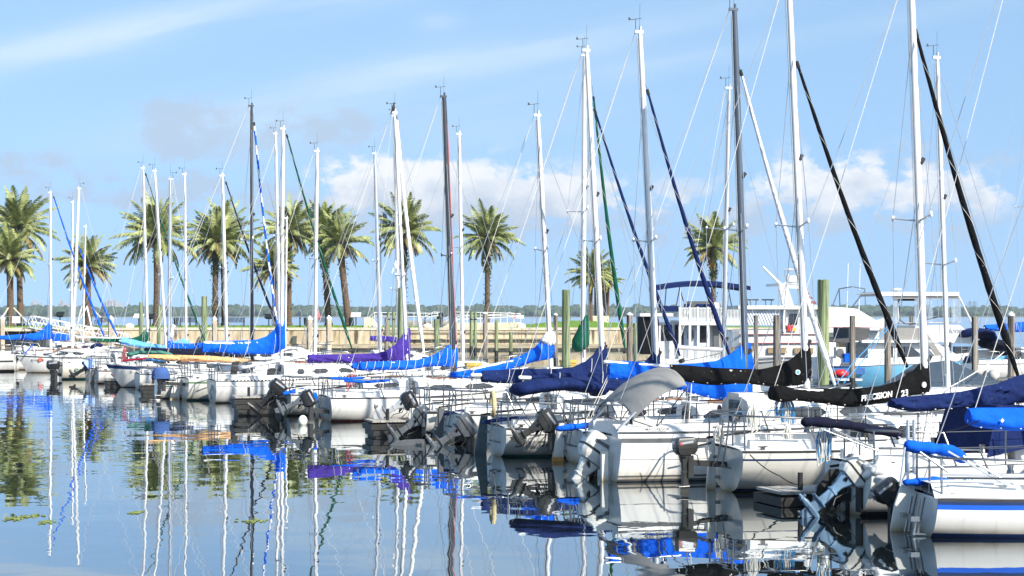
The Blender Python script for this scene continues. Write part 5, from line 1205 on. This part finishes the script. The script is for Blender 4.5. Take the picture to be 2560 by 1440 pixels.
def crown_mesh(seed, nfr=60):
    rnd = random.Random(seed); mb = MB()
    for f in range(nfr):
        el = R(88-114*(f/nfr)**.95+rnd.uniform(-12, 12)); az = f*2.39996+rnd.uniform(-.3, .3); Lf = rnd.uniform(3.0, 4.4)*(1 if el > -.3 else .8); drop = rnd.uniform(.65, 1.15); old = el < R(-12)+rnd.uniform(-.15, .15)
        h = Vector((math.cos(az), math.sin(az), 0)); side = Vector((-math.sin(az), math.cos(az), 0)); p = Vector((0, 0, .1)); pts, dirs = [], []
        for i in range(25):
            t = i/24; e = el-drop*t**1.6*(.45+.55*math.cos(max(el, 0)))-.15*t; d = h*math.cos(e)+Vector((0, 0, math.sin(e))); pts.append(p.copy()); dirs.append(d); p += d*Lf/24
        mi = 1 if old else 0; tw = rnd.uniform(-.5, .5)
        for i in range(24):
            a, b = pts[i], pts[i+1]; ww = .035*(1-i/26); mb.add([a-side*ww, a+side*ww, b+side*ww*.9, b-side*ww*.9], [(0, 1, 2, 3)], 2 if i < 6 else mi)
            if i < 3: continue
            t = i/24; ll = .8*math.sin(math.pi*(.12+.86*t))**.7*(1 if not old else .75); up = dirs[i].cross(side)*-1
            for q in range(2):
                for sd in (-1, 1):
                    o = a.lerp(b, q*.5); ang = R(38+22*(1-t))+rnd.uniform(-.12, .12); dd = (dirs[i]*math.cos(ang)+side*sd*math.sin(ang)+up*(.42+tw*sd*.4+rnd.uniform(-.2, .2))-Vector((0, 0, .15 if not old else .5))).normalized(); wd = dirs[i]*.05
                    mb.add([o-wd, o+wd, o+dd*ll*.6+wd*.7, o+dd*ll, o+dd*ll*.6-wd*.7], [(0, 1, 2, 3, 4)], mi)
    return mb.mesh('palm_crown', [FR1, FR2, STUB], 0, recalc=False)
CROWNS = [crown_mesh(s) for s in (1, 2, 3, 4)]; SPARSE = [crown_mesh(s, 32) for s in (5, 6)]
def palm(tx, ty, cx, cy, wpx, Y, label, r=.3, fern=0, dates=False, sparse=False, braced=False, sd=0):
    b, t = at(tx, ty, Y), at(cx, cy, Y); b.z = ZW; o = empty('date_palm', b, 0, label, 'palm tree', 'date palms on the waterfront lawn'); d = t-b
    rnd = random.Random(tx); mb = MB(); K = 14; n = int(d.z/.11); rg = []
    for i in range(n+1):
        f = i/n; rad = r*(1.25 if f < .04 else 1)*(1-.16*math.sin(math.pi*f))*(1.28 if f > .9 else 1); bend = .35*math.sin(math.pi*f)*(1 if (tx % 2) else -1)*(d.x*.15+.05)
        rg.append([(d.x*f+bend+math.cos(2*math.pi*k/K)*rad*(1+.10*((i+k) % 2)+.05*rnd.random()), math.sin(2*math.pi*k/K)*rad*(1+.10*((i+k) % 2)), d.z*f) for k in range(K)])
    mb.loft(rg); mb.build('trunk', [BARK], o, 0)
    st = MB()
    for i in range(70):
        f = rnd.uniform(-.9, .15); a = rnd.uniform(0, 6.28); rr = r*(1.1+.25*(f+.9)); p = Vector((d.x+math.cos(a)*rr, math.sin(a)*rr, d.z+f)); q = p+Vector((math.cos(a)*.22, math.sin(a)*.22, .22)); st.bar(p, q, .09, .05)
    st.build('frond_stubs', [STUB], o, 0)
    c = bpy.data.objects.new('crown', (SPARSE if sparse else CROWNS)[sd % (2 if sparse else 4)]); COL.objects.link(c); c.parent = o; c.location = d; s = wpx/F*Y/7.0; c.scale = (s*rnd.uniform(.95, 1.05), s, s*rnd.uniform(.95, 1.1)); c.rotation_euler = (rnd.uniform(-.13, .13), rnd.uniform(-.13, .13), rnd.uniform(0, 6))
    if fern:
        fm = MB()
        for i in range(int(900*fern)):
            f = rnd.betavariate(5, 1.3)*.97; f = rnd.uniform(.62, .93) if rnd.random() < .75 else rnd.uniform(.12, .8); a = rnd.uniform(0, 6.28); rr = r*rnd.uniform(1.05, 1.55); p = Vector((d.x*f+math.cos(a)*rr, math.sin(a)*rr, d.z*f)); u = Vector((rnd.uniform(-1, 1), rnd.uniform(-1, 1), rnd.uniform(-.6, .9))).normalized()*.22; v = u.cross(Vector((rnd.random(), rnd.random(), 1))).normalized()*.06
            fm.add([p-v, p+v, p+u+v*.3, p+u-v*.3], [(0, 1, 2, 3)])
        tag(fm.build('trunk_ferns', [FERN], o, 0, recalc=False), kind='stuff')
    if dates:
        dm = MB()
        for i in range(90): p = Vector((d.x-.35+rnd.gauss(0, .16), -.3+rnd.gauss(0, .12), d.z-1.4+rnd.gauss(0, .28))); dm.ball(p, .06, 6, 4)
        tag(dm.build('date_cluster', [DATES], o, 60), kind='stuff')
    if braced:
        bm_ = MB()
        for a in (0, 2.1, 4.2): bm_.bar((math.cos(a)*2.2, math.sin(a)*1.6, 0), (d.x*.2+math.cos(a)*.3, math.sin(a)*.3, 2.0), .11, .11)
        bm_.build('brace', [mat('pale_timber', (.6, .56, .48), .8)], o, 0)
    return o
for i, a in enumerate(((52, 800, 46, 578, 190, 176, 'tallest palm at the left edge of the lawn', .33), (27, 800, 24, 650, 150, 172, 'short braced palm in front of the tallest one at the left edge', .36, 0, False, False, True), (222, 800, 218, 668, 160, 172, 'short braced palm behind the slim masts and blue jibs', .34, 0, False, False, True),
    (391, 806, 392, 596, 205, 173, 'broad palm between the white and grey masts on the left', .34, .1), (538, 805, 540, 610, 170, 176, 'left trunk of a twin palm behind the dark furled jib', .33, .5), (562, 805, 558, 602, 180, 180, 'right trunk of a twin palm behind the dark furled jib', .33, .1), (690, 805, 684, 672, 145, 172, 'short palm behind the striped blue and white jib', .3),
    (722, 808, 724, 585, 170, 174, 'palm directly behind the two close white masts', .3, .1), (822, 806, 806, 580, 150, 184, 'tall ferny palm behind the leaning green jib', .34, .9), (873, 808, 850, 612, 165, 172, 'curving palm just right of the leaning green jib', .36, .1), (1008, 806, 1012, 585, 180, 176, 'palm behind the mast with the purple cover', .3, .6),
    (1217, 806, 1219, 600, 165, 174, 'lone palm standing right of the black mast', .29, .5), (1476, 802, 1477, 690, 130, 176, 'short palm left of the black slab', .26), (1517, 800, 1519, 705, 90, 180, 'smallest palm right of the black slab', .22, 0, False, True), (1783, 800, 1783, 622, 165, 178, 'palm with orange date clusters behind the houseboat awning', .28, .8, True))):
    palm(*a, **{'sd': i})
# park furniture
IRON = mat('black_iron', (.02, .025, .03), .5, metal=.3, var=.2)
def bench(px, Y, label):
    o = empty('park_bench', (sx(px, Y), Y, ZW+.05), 0, label, 'bench', 'black park benches'); m = MB()
    for i in range(5): m.box((-.85, .28, .5+i*.09), (.85, .31, .56+i*.09))
    m.build('backrest', [IRON], o, 0); m = MB()
    for i in range(5): m.box((-.85, -.22+i*.1, .42), (.85, -.15+i*.1, .45))
    m.build('seat', [IRON], o, 0)
    for x in (-.8, .8): m = MB(); m.bar((x, -.22, 0), (x, -.2, .65), .06, .05); m.bar((x, .3, 0), (x, .3, .95), .06, .05); m.bar((x, -.22, .64), (x, .28, .66), .06, .04); m.build('leg', [IRON], o, 0)
for px, lb in ((90, 'black park bench behind the gangway head'), (258, 'black park bench beside the second blue jib'), (470, 'black park bench left of the green jib foot'), (590, 'black park bench behind the blue bundle'), (800, 'black park bench between the two near concrete posts')): bench(px, 171, lb)
for px, lb in ((47, 'black litter bin at the landing railing'), (440, 'black litter bin left of a bench and grey mast'), (766, 'black litter bin behind the left near concrete post'), (878, 'black litter bin at the foot of the curving palm')):
    o = empty('litter_bin', (sx(px, 170), 170, ZW), 0, lb, 'bin', 'black litter bins'); m = MB(); m.tube([(0, 0, .05), (0, 0, .85)], [.24, .28], 12); m.build('bin_body', [IRON], o); m = MB(); m.tube([(0, 0, .853), (0, 0, .92), (0, 0, .98)], [.3, .3, .2], 12); m.build('lid', [IRON], o)
for px, lb in ((254, 'short black bollard lamp by the second blue jib'), (475, 'short black bollard lamp before a bench'), (1063, 'short black bollard lamp on the steps'), (750, 'short black bollard lamp left of the near concrete posts')):
    o = empty('bollard_lamp', (sx(px, 169), 169, ZW), 0, lb, 'bollard', 'black bollards'); m = MB(); m.tube([(0, 0, 0), (0, 0, .1), (0, 0, .12), (0, 0, .85)], [.12, .12, .07, .06], 10); m.build('shaft', [IRON], o); m = MB(); m.ball((0, 0, .92), .1, 10, 7); m.build('bollard_head', [IRON], o)
for px, py, white, lb in ((347, 790, 1, 'white slanted information panel beside the green covered mast'), (890, 787, 1, 'white slanted information panel right of the curving palm'), (150, 785, 0, 'black slanted information panel right of the first blue sail cover'), (672, 790, 0, 'black slanted information panel left of the two close masts'), (376, 790, 0, 'black slanted information panel behind the broad palm trunk')):
    p = at(px, py, 170); o = empty('information_panel', (p.x, 170, ZW), 0, lb, 'information panel', 'slanted park information panels'); h = p.z-ZW
    m = MB(); m.box((-.05, -.05, 0), (.05, .05, h-.15)); m.build('stand', [IRON], o, 0); m = MB(); m.bar((0, -.35, h-.2), (0, .3, h+.2), 1.0 if white else .8, .07); m.build('panel', [PCAP if white else IRON], o, 0)
    if not white: m = MB(); m.box((-.3, -.1, h-.32), (.3, .2, h-.1)); m.build('frame', [IRON], o, 0)
for i, (px, lb) in enumerate(((170, 'white boulder on the seawall cap by the gangway'), (320, 'white boulder on the seawall cap right of the second blue jib'), (941, 'white boulder on the seawall cap left of the steps'), (1068, 'white boulder on the seawall cap left of the person'), (1303, 'white boulder on the seawall cap before the lawn rise'))):
    m = MB(); m.ball((0, 0, .1), (.5, .3, .32), 10, 7, jit=.35, seed=i); tag(m.build('boulder', [mat('white_rock', (.7, .66, .55), .9, var=.2)], None, 60, loc=(sx(px), YS+.4, ZW)), lb, 'rock', 'white boulders along the wall')
o = empty('flagpole', (sx(952, 178), 178, ZW), 0, 'tall flagpole with a limp striped flag behind the silver mast', 'flagpole'); zt = at(952, 517, 178).z-ZW; m = MB(); m.tube([(0, 0, 0), (0, 0, zt)], [.09, .05], 8); m.ball((0, 0, zt+.1), .14, 8, 6); m.build('pole', [MASTG], o)
fl = MB()
for i in range(8): fl.loft([[(.08+.05*math.sin(k*1.1)+i*.07, .06*math.sin(k*.9+i), zt-.4-k*.28-i*.06), (.08+.05*math.sin(k*1.1)+i*.07+.06, .06*math.sin(k*.9+i), zt-.45-k*.28-i*.06)] for k in range(11)], m=0, closed=False, caps=(False, False), mf=lambda a, b2, i=i: 2 if a < 4 else (1 if i % 2 else 0))
fl.build('flag', [F_WHITE, REDP, F_NAVY], o, 60)
o = empty('monument_slab', (sx(1500, 180), 180, ZW), 0, 'tall black slab on a pale stone base between two palms', 'monument'); m = MB(); zt = at(1500, 711, 180).z-ZW; m.box((-.62, -.3, 1.153), (.62, .3, zt)); m.build('slab', [mat('black_granite', (.015, .014, .014), .3, var=.4)], o, 0); m = MB(); m.box((-1.9, -.8, 0), (.9, .8, 1.15)); m.build('stone_base', [CONL], o, 0)
m = MB(); m.loft([[(-.5, 0, 0), (.35, 0, 0), (.35, .4, 0), (-.5, .4, 0)], [(-.02, .15, 1.15), (.06, .15, 1.15), (.06, .25, 1.15), (-.02, .25, 1.15)]]); tag(m.build('navigation_marker', [mat('orange_red', (.7, .09, .03), .5)], None, 0, loc=(sx(795, 190), 190, 2.2+.7)), 'orange red triangular marker beside the leaning green jib', 'marker')
o = empty('channel_sign', (sx(1294, 230), 230, 0), 0, 'white board with a red diamond standing in the lake', 'sign'); m = MB(); m.box((-.08, 0, -.5), (.08, .1, 3)); m.box((-.35, .06, -.5), (-.25, .1, 3.2)); m.build('pole', [MASTG], o, 0); m = MB(); m.box((-.8, -.05, 3.0), (.85, 0, 3.45)); m.build('board', [PCAP], o, 0); m = MB(); m.prism([(-.7, 3.22), (-.45, 3.55), (-.2, 3.22), (-.45, 2.9)], -.09, -.055); m.build('red_diamond', [REDP], o, 0)
# person reading a phone
SKIN = mat('skin', (.42, .24, .16), .6); CLOTH = mat('black_clothes', (.012, .012, .015), .85)
pe = empty('person', (sx(1103, YS+.5), YS+.5, ZW), R(-25), 'person in black clothes looking down at a phone on the seawall', 'person')
V = [(0, 0, .92), (0, 0, 1.12), (0, 0, 1.32), (0, .0, 1.44), (0, -.03, 1.50), (0, -.06, 1.56), (0, -.07, 1.64),
     (.10, 0, .88), (.11, -.02, .48), (.12, .01, .08), (.13, -.13, .03), (-.10, 0, .88), (-.10, .0, .48), (-.11, .03, .08), (-.12, -.11, .03),
     (.19, 0, 1.40), (.25, -.02, 1.12), (.12, -.26, 1.10), (.04, -.31, 1.13), (-.19, 0, 1.40), (-.25, -.02, 1.12), (-.12, -.25, 1.08), (-.02, -.31, 1.12)]
E = [(0, 1), (1, 2), (2, 3), (3, 4), (4, 5), (5, 6), (0, 7), (7, 8), (8, 9), (9, 10), (0, 11), (11, 12), (12, 13), (13, 14), (3, 15), (15, 16), (16, 17), (17, 18), (3, 19), (19, 20), (20, 21), (21, 22)]
RD = [.15, .14, .17, .10, .055, .09, .085, .11, .075, .05, .04, .11, .075, .05, .04, .075, .05, .04, .03, .075, .05, .04, .03]
me = bpy.data.meshes.new('body'); me.from_pydata(V, E, []); me.materials.append(CLOTH); me.materials.append(SKIN); bo = bpy.data.objects.new('body', me); COL.objects.link(bo); bo.parent = pe
sk = bo.modifiers.new('skin', 'SKIN'); me.skin_vertices.new() if not me.skin_vertices else None
for i, r in enumerate(RD): me.skin_vertices[0].data[i].radius = (r, r*.8)
me.skin_vertices[0].data[0].use_root = True; sb = bo.modifiers.new('smooth', 'SUBSURF'); sb.levels = sb.render_levels = 1
m = MB(); m.ball((0, -.075, 1.60), (.082, .1, .12), 12, 9); m.ball((0, -.175, 1.585), (.016, .02, .02), 6, 5); m.ball((.085, -.06, 1.6), (.015, .03, .035), 6, 5); m.ball((-.085, -.06, 1.6), (.015, .03, .035), 6, 5); m.build('head', [SKIN], pe, 60)
m = MB(); m.ball((0, -.055, 1.645), (.092, .108, .1), 12, 8, jit=.1); m.build('hair', [mat('dark_hair', (.015, .012, .01), .7)], pe, 60)
m = MB()
for sd, hx_ in ((1, .04), (-1, -.02)):
    m.tube([(hx_+sd*.1, -.24, 1.10), (hx_+sd*.04, -.3, 1.12)], [.04, .036], 8); m.ball((hx_, -.325, 1.14), (.03, .045, .02), 8, 6)
    for k in range(4): m.tube([(hx_-.02+.013*k, -.35, 1.14), (hx_-.02+.013*k, -.39, 1.15), (hx_-.02+.013*k, -.40, 1.17)], [.009, .008, .006], 5)
    m.tube([(hx_+sd*.025, -.32, 1.15), (hx_+sd*.03, -.35, 1.18)], [.01, .007], 5)
m.build('hands', [SKIN], pe, 60)
m = MB(); m.bar((0, -.36, 1.16), (0, -.44, 1.24), .075, .012); tag(m.build('phone', [BLACK], None, 0, loc=pe.location), 'dark phone held in the hands of the standing person', 'phone').rotation_euler = pe.rotation_euler
m = MB(); m.loft([[(x*.8, y_*.6, z) for x, y_ in ((-.2, -.1), (.2, -.1), (.2, .1), (-.2, .1))] for z in (.72, .8, 1.0)]); tag(m.build('shoulder_bag', [CLOTH], None, 30, loc=pe.location+Vector((-.28, .02, .1))), 'black shoulder bag hanging at the hip of the standing person', 'bag')
# birds
for px, py, D, dark, lb in ((1398, 672, 47, 0, 'white bird perched on the spreader left of the white mast'), (984, 276, 59.5, 1, 'dark bird perched on top of the tall white mast')):
    if not dark: px, py, D = 988, 672, 58
    m = MB(); m.ball((0, 0, .16), (.09, .08, .2), 10, 8); m.ball((.02, 0, .40), (.055, .05, .06), 8, 6); m.bar((.07, 0, .40), (.13, 0, .38), .02, .02); m.prism([(-.1, .1), (-.02, .02), (-.14, -.24), (-.2, -.22)], -.03, .03); m.v = [(a*.62, b2*.62, c2*.62) for a, b2, c2 in m.v]; tag(m.build('perched_bird', [mat('dark_feathers', (.05, .04, .03), .8) if dark else mat('white_feathers', (.7, .7, .7), .8)], None, 60, loc=at(px, py, D)), lb, 'bird')
# floating weed
random.seed(11)
for i, (px, py, wpx, lb) in enumerate(((72, 1292, 26, 'small green weed patch floating left of the long mast reflection'), (118, 1305, 20, 'thin green weed strip crossing a mast reflection'), (40, 1297, 30, 'dark weed strip floating at the lower left'), (632, 1303, 34, 'green weed patch crossing the dark mast reflection'), (340, 1282, 10, 'tiny weed scrap floating left of the grey reflections'))):
    D = water_Y(py); m = MB()
    for k in range(46): a = random.gauss(0, .42)*wpx/F*D; b2 = random.gauss(0, .14)+a*.25; q = random.uniform(.012, .035); m.ball((a, b2, .006), (q, q*1.5, .012), 6, 4)
    tag(m.build('floating_weed', [mat('pond_weed', (.16, .2, .05), .8, var=.6, scale=9)], None, 60, loc=(sx(px, D), D, 0)), lb, 'water weed', 'weed patches afloat', kind='stuff')
# far shore
def woods_mat():
    m, nt, b = nodes('far_foliage'); pos = nt.nodes.new('ShaderNodeNewGeometry').outputs['Position']
    c = ramp(nt, noise_tex(nt, .05, pos, detail=6), [(.3, (.02, .04, .015)), (.55, (.05, .08, .03)), (.75, (.10, .10, .045))]); nt.links.new(c, b.inputs['Base Color']); b.inputs['Roughness'].default_value = .95; return m
random.seed(5); m = MB(); DF = 2450
for i in range(2300):
    row = i % 5; Y = DF+row*70+random.uniform(-25, 25); px = random.uniform(-350, 2950); hgt = random.uniform(7, 10.5)*(1+row*.1)*(1+.25*noise.noise(Vector((px*.006, 3, 0)))); x = sx(px, Y); rx = random.uniform(5, 10)
    m.ball((x, Y, hgt*.55+row*.9), (rx, rx, hgt*.6), 6, 5, jit=.5, seed=i)
m.box((sx(-400, DF), DF+10, 0), (sx(3000, DF), DF+20, 5.0))
tag(m.build('far_woods', [woods_mat()], None, 60), 'low hazy line of woods on the far shore', 'woods', kind='stuff')
m = MB(); m.loft([[(sx(px, DF-60), DF-60, -1) for px in (-400, 3000)], [(sx(px, DF-20), DF-20, 1.8) for px in (-400, 3000)], [(sx(px, DF+400), DF+500, 6) for px in (-400, 3000)]], closed=False, caps=(False, False)); tag(m.build('far_shore', [mat('marsh_ground', (.12, .13, .06), .95)], None, 0), kind='structure')
FARB = mat('pale_far_building', (.36, .38, .41), .8)
for px, top, wd, n_, lb in ((279, 748, 30, 4, 'pale block of buildings over the far woods at left'), (155, 750, 12, 2, 'small far tower block left of the pale block'), (85, 748, 8, 1, 'slim far tower at the left over the woods')):
    o = empty('distant_building', (sx(px, 2900), 2900, 0), 0, lb, 'building', 'far buildings'); zt = at(px, top, 2900).z; W = wd/F*2900; m = MB()
    for k in range(n_): m.box((-W/2+W*k/n_, 0, 0), (-W/2+W*(k+.72)/n_, 14, zt-(k % 2)*2))
    m.build('tower', [FARB], o, 0); m = MB(); m.box((-W/2-4, 2, 0), (W/2+8, 13.5, zt-6)); m.build('podium', [FARB], o, 0)
for px in (2425, 2436):
    o = empty('transmission_pylon', (sx(px, 2850), 2850, 0), 0, f'faint lattice pylon over the far woods, {"left" if px < 2430 else "right"} of two', 'pylon', 'far pylons'); zt = at(px, 752, 2850).z; m = MB()
    for sd in (-1, 1): m.tube([(sd*3, 0, 0), (sd*.5, 0, zt)], .35, 4)
    for f in (.7, .8, .9): m.tube([(-5, 0, zt*f), (5, 0, zt*f)], .3, 4)
    m.build('lattice', [GREYP], o, 0)
# ------------------------------------------------------------------ water, sky, sun
def water_mat():
    m, nt, b = nodes('still_water'); L = nt.links; pos = nt.nodes.new('ShaderNodeNewGeometry').outputs['Position']
    n1 = noise_tex(nt, .42, pos, stretch=(1, 1.15, 1), detail=2, rough=.45); n2 = noise_tex(nt, .12, pos, detail=1); n3 = noise_tex(nt, 1.15, pos, stretch=(.95, .85, 1), detail=3, rough=.5); patch = noise_tex(nt, .05, pos, stretch=(.4, 1.2, 1), detail=3)
    sp = nt.nodes.new('ShaderNodeSeparateXYZ'); L.new(pos, sp.inputs[0])
    far = N(nt, 'ShaderNodeMapRange', interpolation_type='SMOOTHSTEP'); L.new(sp.outputs['Y'], far.inputs['Value']); far.inputs['From Min'].default_value = 34; far.inputs['From Max'].default_value = 62; far.inputs['To Min'].default_value = .22
    pk = ramp(nt, patch, [(.40, (.1,)*3), (.58, (1,)*3)])
    a = N(nt, 'ShaderNodeMath', operation='MULTIPLY'); L.new(n3, a.inputs[0]); L.new(pk, a.inputs[1])
    a1 = N(nt, 'ShaderNodeMath', operation='MULTIPLY'); L.new(a.outputs[0], a1.inputs[0]); L.new(far.outputs[0], a1.inputs[1])
    a2 = N(nt, 'ShaderNodeMath', operation='MULTIPLY_ADD'); L.new(a1.outputs[0], a2.inputs[0]); a2.inputs[1].default_value = .8; L.new(n1, a2.inputs[2])
    a3 = N(nt, 'ShaderNodeMath', operation='MULTIPLY_ADD'); L.new(n2, a3.inputs[0]); a3.inputs[1].default_value = 1.0; L.new(a2.outputs[0], a3.inputs[2])
    bp = N(nt, 'ShaderNodeBump', Strength=1.0, Distance=.0115); L.new(a3.outputs[0], bp.inputs['Height'])
    nt.nodes.remove(b); fr = N(nt, 'ShaderNodeFresnel', IOR=1.33); L.new(bp.outputs[0], fr.inputs['Normal']); pw = N(nt, 'ShaderNodeMath', operation='POWER'); L.new(fr.outputs[0], pw.inputs[0]); pw.inputs[1].default_value = .55
    gl = N(nt, 'ShaderNodeBsdfGlossy', Color=(.93, .97, 1, 1), Roughness=0.0); L.new(bp.outputs[0], gl.inputs['Normal']); df = N(nt, 'ShaderNodeBsdfDiffuse', Color=(.006, .009, .009, 1))
    lk = N(nt, 'ShaderNodeMapRange', interpolation_type='SMOOTHSTEP'); L.new(sp.outputs['Y'], lk.inputs['Value']); lk.inputs['From Min'].default_value = 185; lk.inputs['From Max'].default_value = 230; lk.inputs['To Max'].default_value = .24; L.new(lk.outputs[0], gl.inputs['Roughness'])
    mx = nt.nodes.new('ShaderNodeMixShader'); L.new(pw.outputs[0], mx.inputs[0]); L.new(df.outputs[0], mx.inputs[1]); L.new(gl.outputs[0], mx.inputs[2]); L.new(mx.outputs[0], nt.nodes['Material Output'].inputs['Surface']); return m
m = MB(); m.add([(-4500, -60, 0), (4500, -60, 0), (4500, 5200, 0), (-4500, 5200, 0)], [(0, 1, 2, 3)]); tag(m.build('water', [water_mat()], None, 0), kind='structure')

SUN_EL, SUN_AZ = 37, 137                       # azimuth clockwise from straight ahead: right and behind the camera
sd = Vector((math.sin(R(SUN_AZ))*math.cos(R(SUN_EL)), math.cos(R(SUN_AZ))*math.cos(R(SUN_EL)), math.sin(R(SUN_EL))))
sl = bpy.data.lights.new('sun', 'SUN'); sl.energy = 4.1; sl.angle = R(.53); sl.color = (1, .935, .83); so = bpy.data.objects.new('sun', sl); COL.objects.link(so); so.rotation_euler = sd.to_track_quat('Z', 'Y').to_euler(); so.location = (30, -30, 40)

wd = bpy.data.worlds.new('World'); scene.world = wd; wd.use_nodes = True; nt = wd.node_tree; L = nt.links; bg = nt.nodes['Background']
tc = nt.nodes.new('ShaderNodeTexCoord').outputs['Generated']; sep = nt.nodes.new('ShaderNodeSeparateXYZ'); L.new(tc, sep.inputs[0])
def mth(op, a, b=None, c=None):
    n = N(nt, 'ShaderNodeMath', operation=op)
    for i, v in enumerate((a, b, c)):
        if v is None: continue
        if isinstance(v, (int, float)): n.inputs[i].default_value = v
        else: L.new(v, n.inputs[i])
    return n.outputs[0]
X, Y_, Z = sep.outputs['X'], sep.outputs['Y'], sep.outputs['Z']
# lift the sampling height: the air right over the lake is as clear as higher up
cmb = nt.nodes.new('ShaderNodeCombineXYZ'); L.new(X, cmb.inputs[0]); L.new(Y_, cmb.inputs[1]); L.new(mth("MULTIPLY_ADD", mth("MAXIMUM", Z, 0.0), .6, .36), cmb.inputs[2])
nrm = N(nt, 'ShaderNodeVectorMath', operation='NORMALIZE'); L.new(cmb.outputs[0], nrm.inputs[0])
sky = nt.nodes.new('ShaderNodeTexSky'); sky.sky_type = 'NISHITA'; sky.sun_disc = False; sky.sun_elevation = R(SUN_EL); sky.sun_rotation = R(SUN_AZ); sky.air_density = 1.0; sky.dust_density = .4; sky.ozone_density = 2.0; L.new(nrm.outputs[0], sky.inputs[0])
yy = mth('MAXIMUM', mth('ABSOLUTE', Y_), .25); u = mth('DIVIDE', X, yy); v = mth('DIVIDE', Z, yy)
uv = nt.nodes.new('ShaderNodeCombineXYZ'); L.new(u, uv.inputs[0]); L.new(v, uv.inputs[1]); L.new(mth('MULTIPLY', Y_, .3), uv.inputs[2])
def gauss(px, py, wx, wy, slope=0):
    a, b = (px-CX)/F, (HZ-py)/F; du = mth('MULTIPLY', mth('SUBTRACT', u, a), F/wx); dv = mth('MULTIPLY', mth('SUBTRACT', mth('SUBTRACT', v, b), mth('MULTIPLY', mth('SUBTRACT', u, a), slope)), F/wy)
    return mth('EXPONENT', mth('MULTIPLY', mth('ADD', mth('MULTIPLY', du, du), mth('MULTIPLY', dv, dv)), -1))
def total(l):
    r = l[0]
    for q in l[1:]: r = mth('ADD', r, q)
    return r
puff = noise_tex(nt, 34, uv.outputs[0], stretch=(1, 1.6, 1), detail=10, rough=.62); uvr = nt.nodes.new('ShaderNodeCombineXYZ'); L.new(u, uvr.inputs[0]); L.new(mth('SUBTRACT', v, mth('MULTIPLY', u, .19)), uvr.inputs[1]); L.new(Y_, uvr.inputs[2])
fine = ramp(nt, noise_tex(nt, 7, uvr.outputs[0], stretch=(.7, 5.5, .3), detail=7, rough=.58), [(.36, (.1,)*3), (.62, (1.15,)*3)])
cum = total([gauss(960, 462, 170, 75), gauss(1250, 490, 230, 70), gauss(2080, 458, 170, 68), gauss(2380, 480, 130, 55), mth('MULTIPLY', gauss(1560, 500, 300, 50), .5)])
gry = total([gauss(450, 320, 110, 85), mth('MULTIPLY', gauss(800, 330, 190, 70), .75), mth('MULTIPLY', gauss(60, 405, 120, 30), .7), mth('MULTIPLY', gauss(350, 480, 420, 60), .55), mth('MULTIPLY', gauss(1850, 560, 800, 60), .55), mth('MULTIPLY', gauss(1100, 520, 600, 60), .6), mth('MULTIPLY', gauss(2350, 400, 260, 40), .4)])
cir = total([mth('MULTIPLY', gauss(300, 85, 900, 50, .19), 1.0), mth('MULTIPLY', gauss(1080, 165, 620, 60, .2), 1.0), mth('MULTIPLY', gauss(1900, 110, 800, 30, .2), .4), mth('MULTIPLY', gauss(1100, 60, 60, 26), .5), mth('MULTIPLY', gauss(850, 340, 700, 100, .05), .35)])
def cover(mask, nz, lo, hi, k):
    r = N(nt, 'ShaderNodeMapRange', interpolation_type='SMOOTHSTEP'); r.inputs['From Min'].default_value = lo; r.inputs['From Max'].default_value = hi
    L.new(mth('ADD', mth('MULTIPLY', mask, .5), mth('MULTIPLY_ADD', nz, 1.9, -.95)), r.inputs['Value']); return mth('MULTIPLY', mth('MULTIPLY', r.outputs[0], mth('MINIMUM', mth('MULTIPLY', mask, 2.2), 1)), k)
def mixc(fac, a, col):
    n = N(nt, 'ShaderNodeMix', data_type='RGBA'); L.new(fac, n.inputs['Factor']); L.new(a, n.inputs['A']); n.inputs['B'].default_value = (*col, 1); return n.outputs['Result']
tint = N(nt, 'ShaderNodeMix', data_type='RGBA', blend_type='MULTIPLY'); tint.inputs['Factor'].default_value = 1; L.new(sky.outputs[0], tint.inputs['A']); tint.inputs['B'].default_value = SKY_TINT
c = tint.outputs['Result']
c = mixc(mth('MULTIPLY', mth('MULTIPLY', cir, mth('MULTIPLY_ADD', fine, 1.0, .1)), CIRRUS_K), c, CIRRUS)
c = mixc(cover(gry, puff, .04, .42, .75), c, GREYCLOUD)
puff2 = noise_tex(nt, 20, uv.outputs[0], stretch=(1, 1.4, 1), detail=6, rough=.6)
cumc = ramp(nt, mth('ADD', puff2, mth('MULTIPLY', mth('SUBTRACT', v, .075), 5)), [(.35, CLOUDLOW), (.58, CUMULUS)])
n = N(nt, 'ShaderNodeMix', data_type='RGBA'); L.new(cover(cum, puff, .06, .34, .95), n.inputs['Factor']); L.new(c, n.inputs['A']); L.new(cumc, n.inputs['B']); c = n.outputs['Result']
L.new(c, bg.inputs['Color']); bg.inputs['Strength'].default_value = SKY_STRENGTH

hz = MB(); hz.box((-3200, -70, -4), (3200, 3100, 120)); hm = bpy.data.materials.new('haze_air'); hm.use_nodes = True; hn = hm.node_tree; hn.nodes.remove(hn.nodes['Principled BSDF']); pv = hn.nodes.new('ShaderNodeVolumePrincipled'); pv.inputs['Density'].default_value = HAZE; pv.inputs['Color'].default_value = (.72, .84, 1, 1); pv.inputs['Anisotropy'].default_value = .2
hn.links.new(pv.outputs[0], hn.nodes['Material Output'].inputs['Volume'])
if HAZE: tag(hz.build('haze', [hm], None, 0), 'thin blue air over the lake', 'haze', kind='stuff')

vs = scene.view_settings; vs.view_transform = 'Standard'; vs.look = 'None'; vs.exposure = EXPOSURE; vs.gamma = 1; vs.use_curve_mapping = False
cy = scene.cycles; cy.use_denoising = True; cy.max_bounces = 8; cy.glossy_bounces = 4; cy.transparent_max_bounces = 12; cy.volume_bounces = 0; cy.caustics_reflective = False; cy.caustics_refractive = False; cy.sample_clamp_indirect = 6
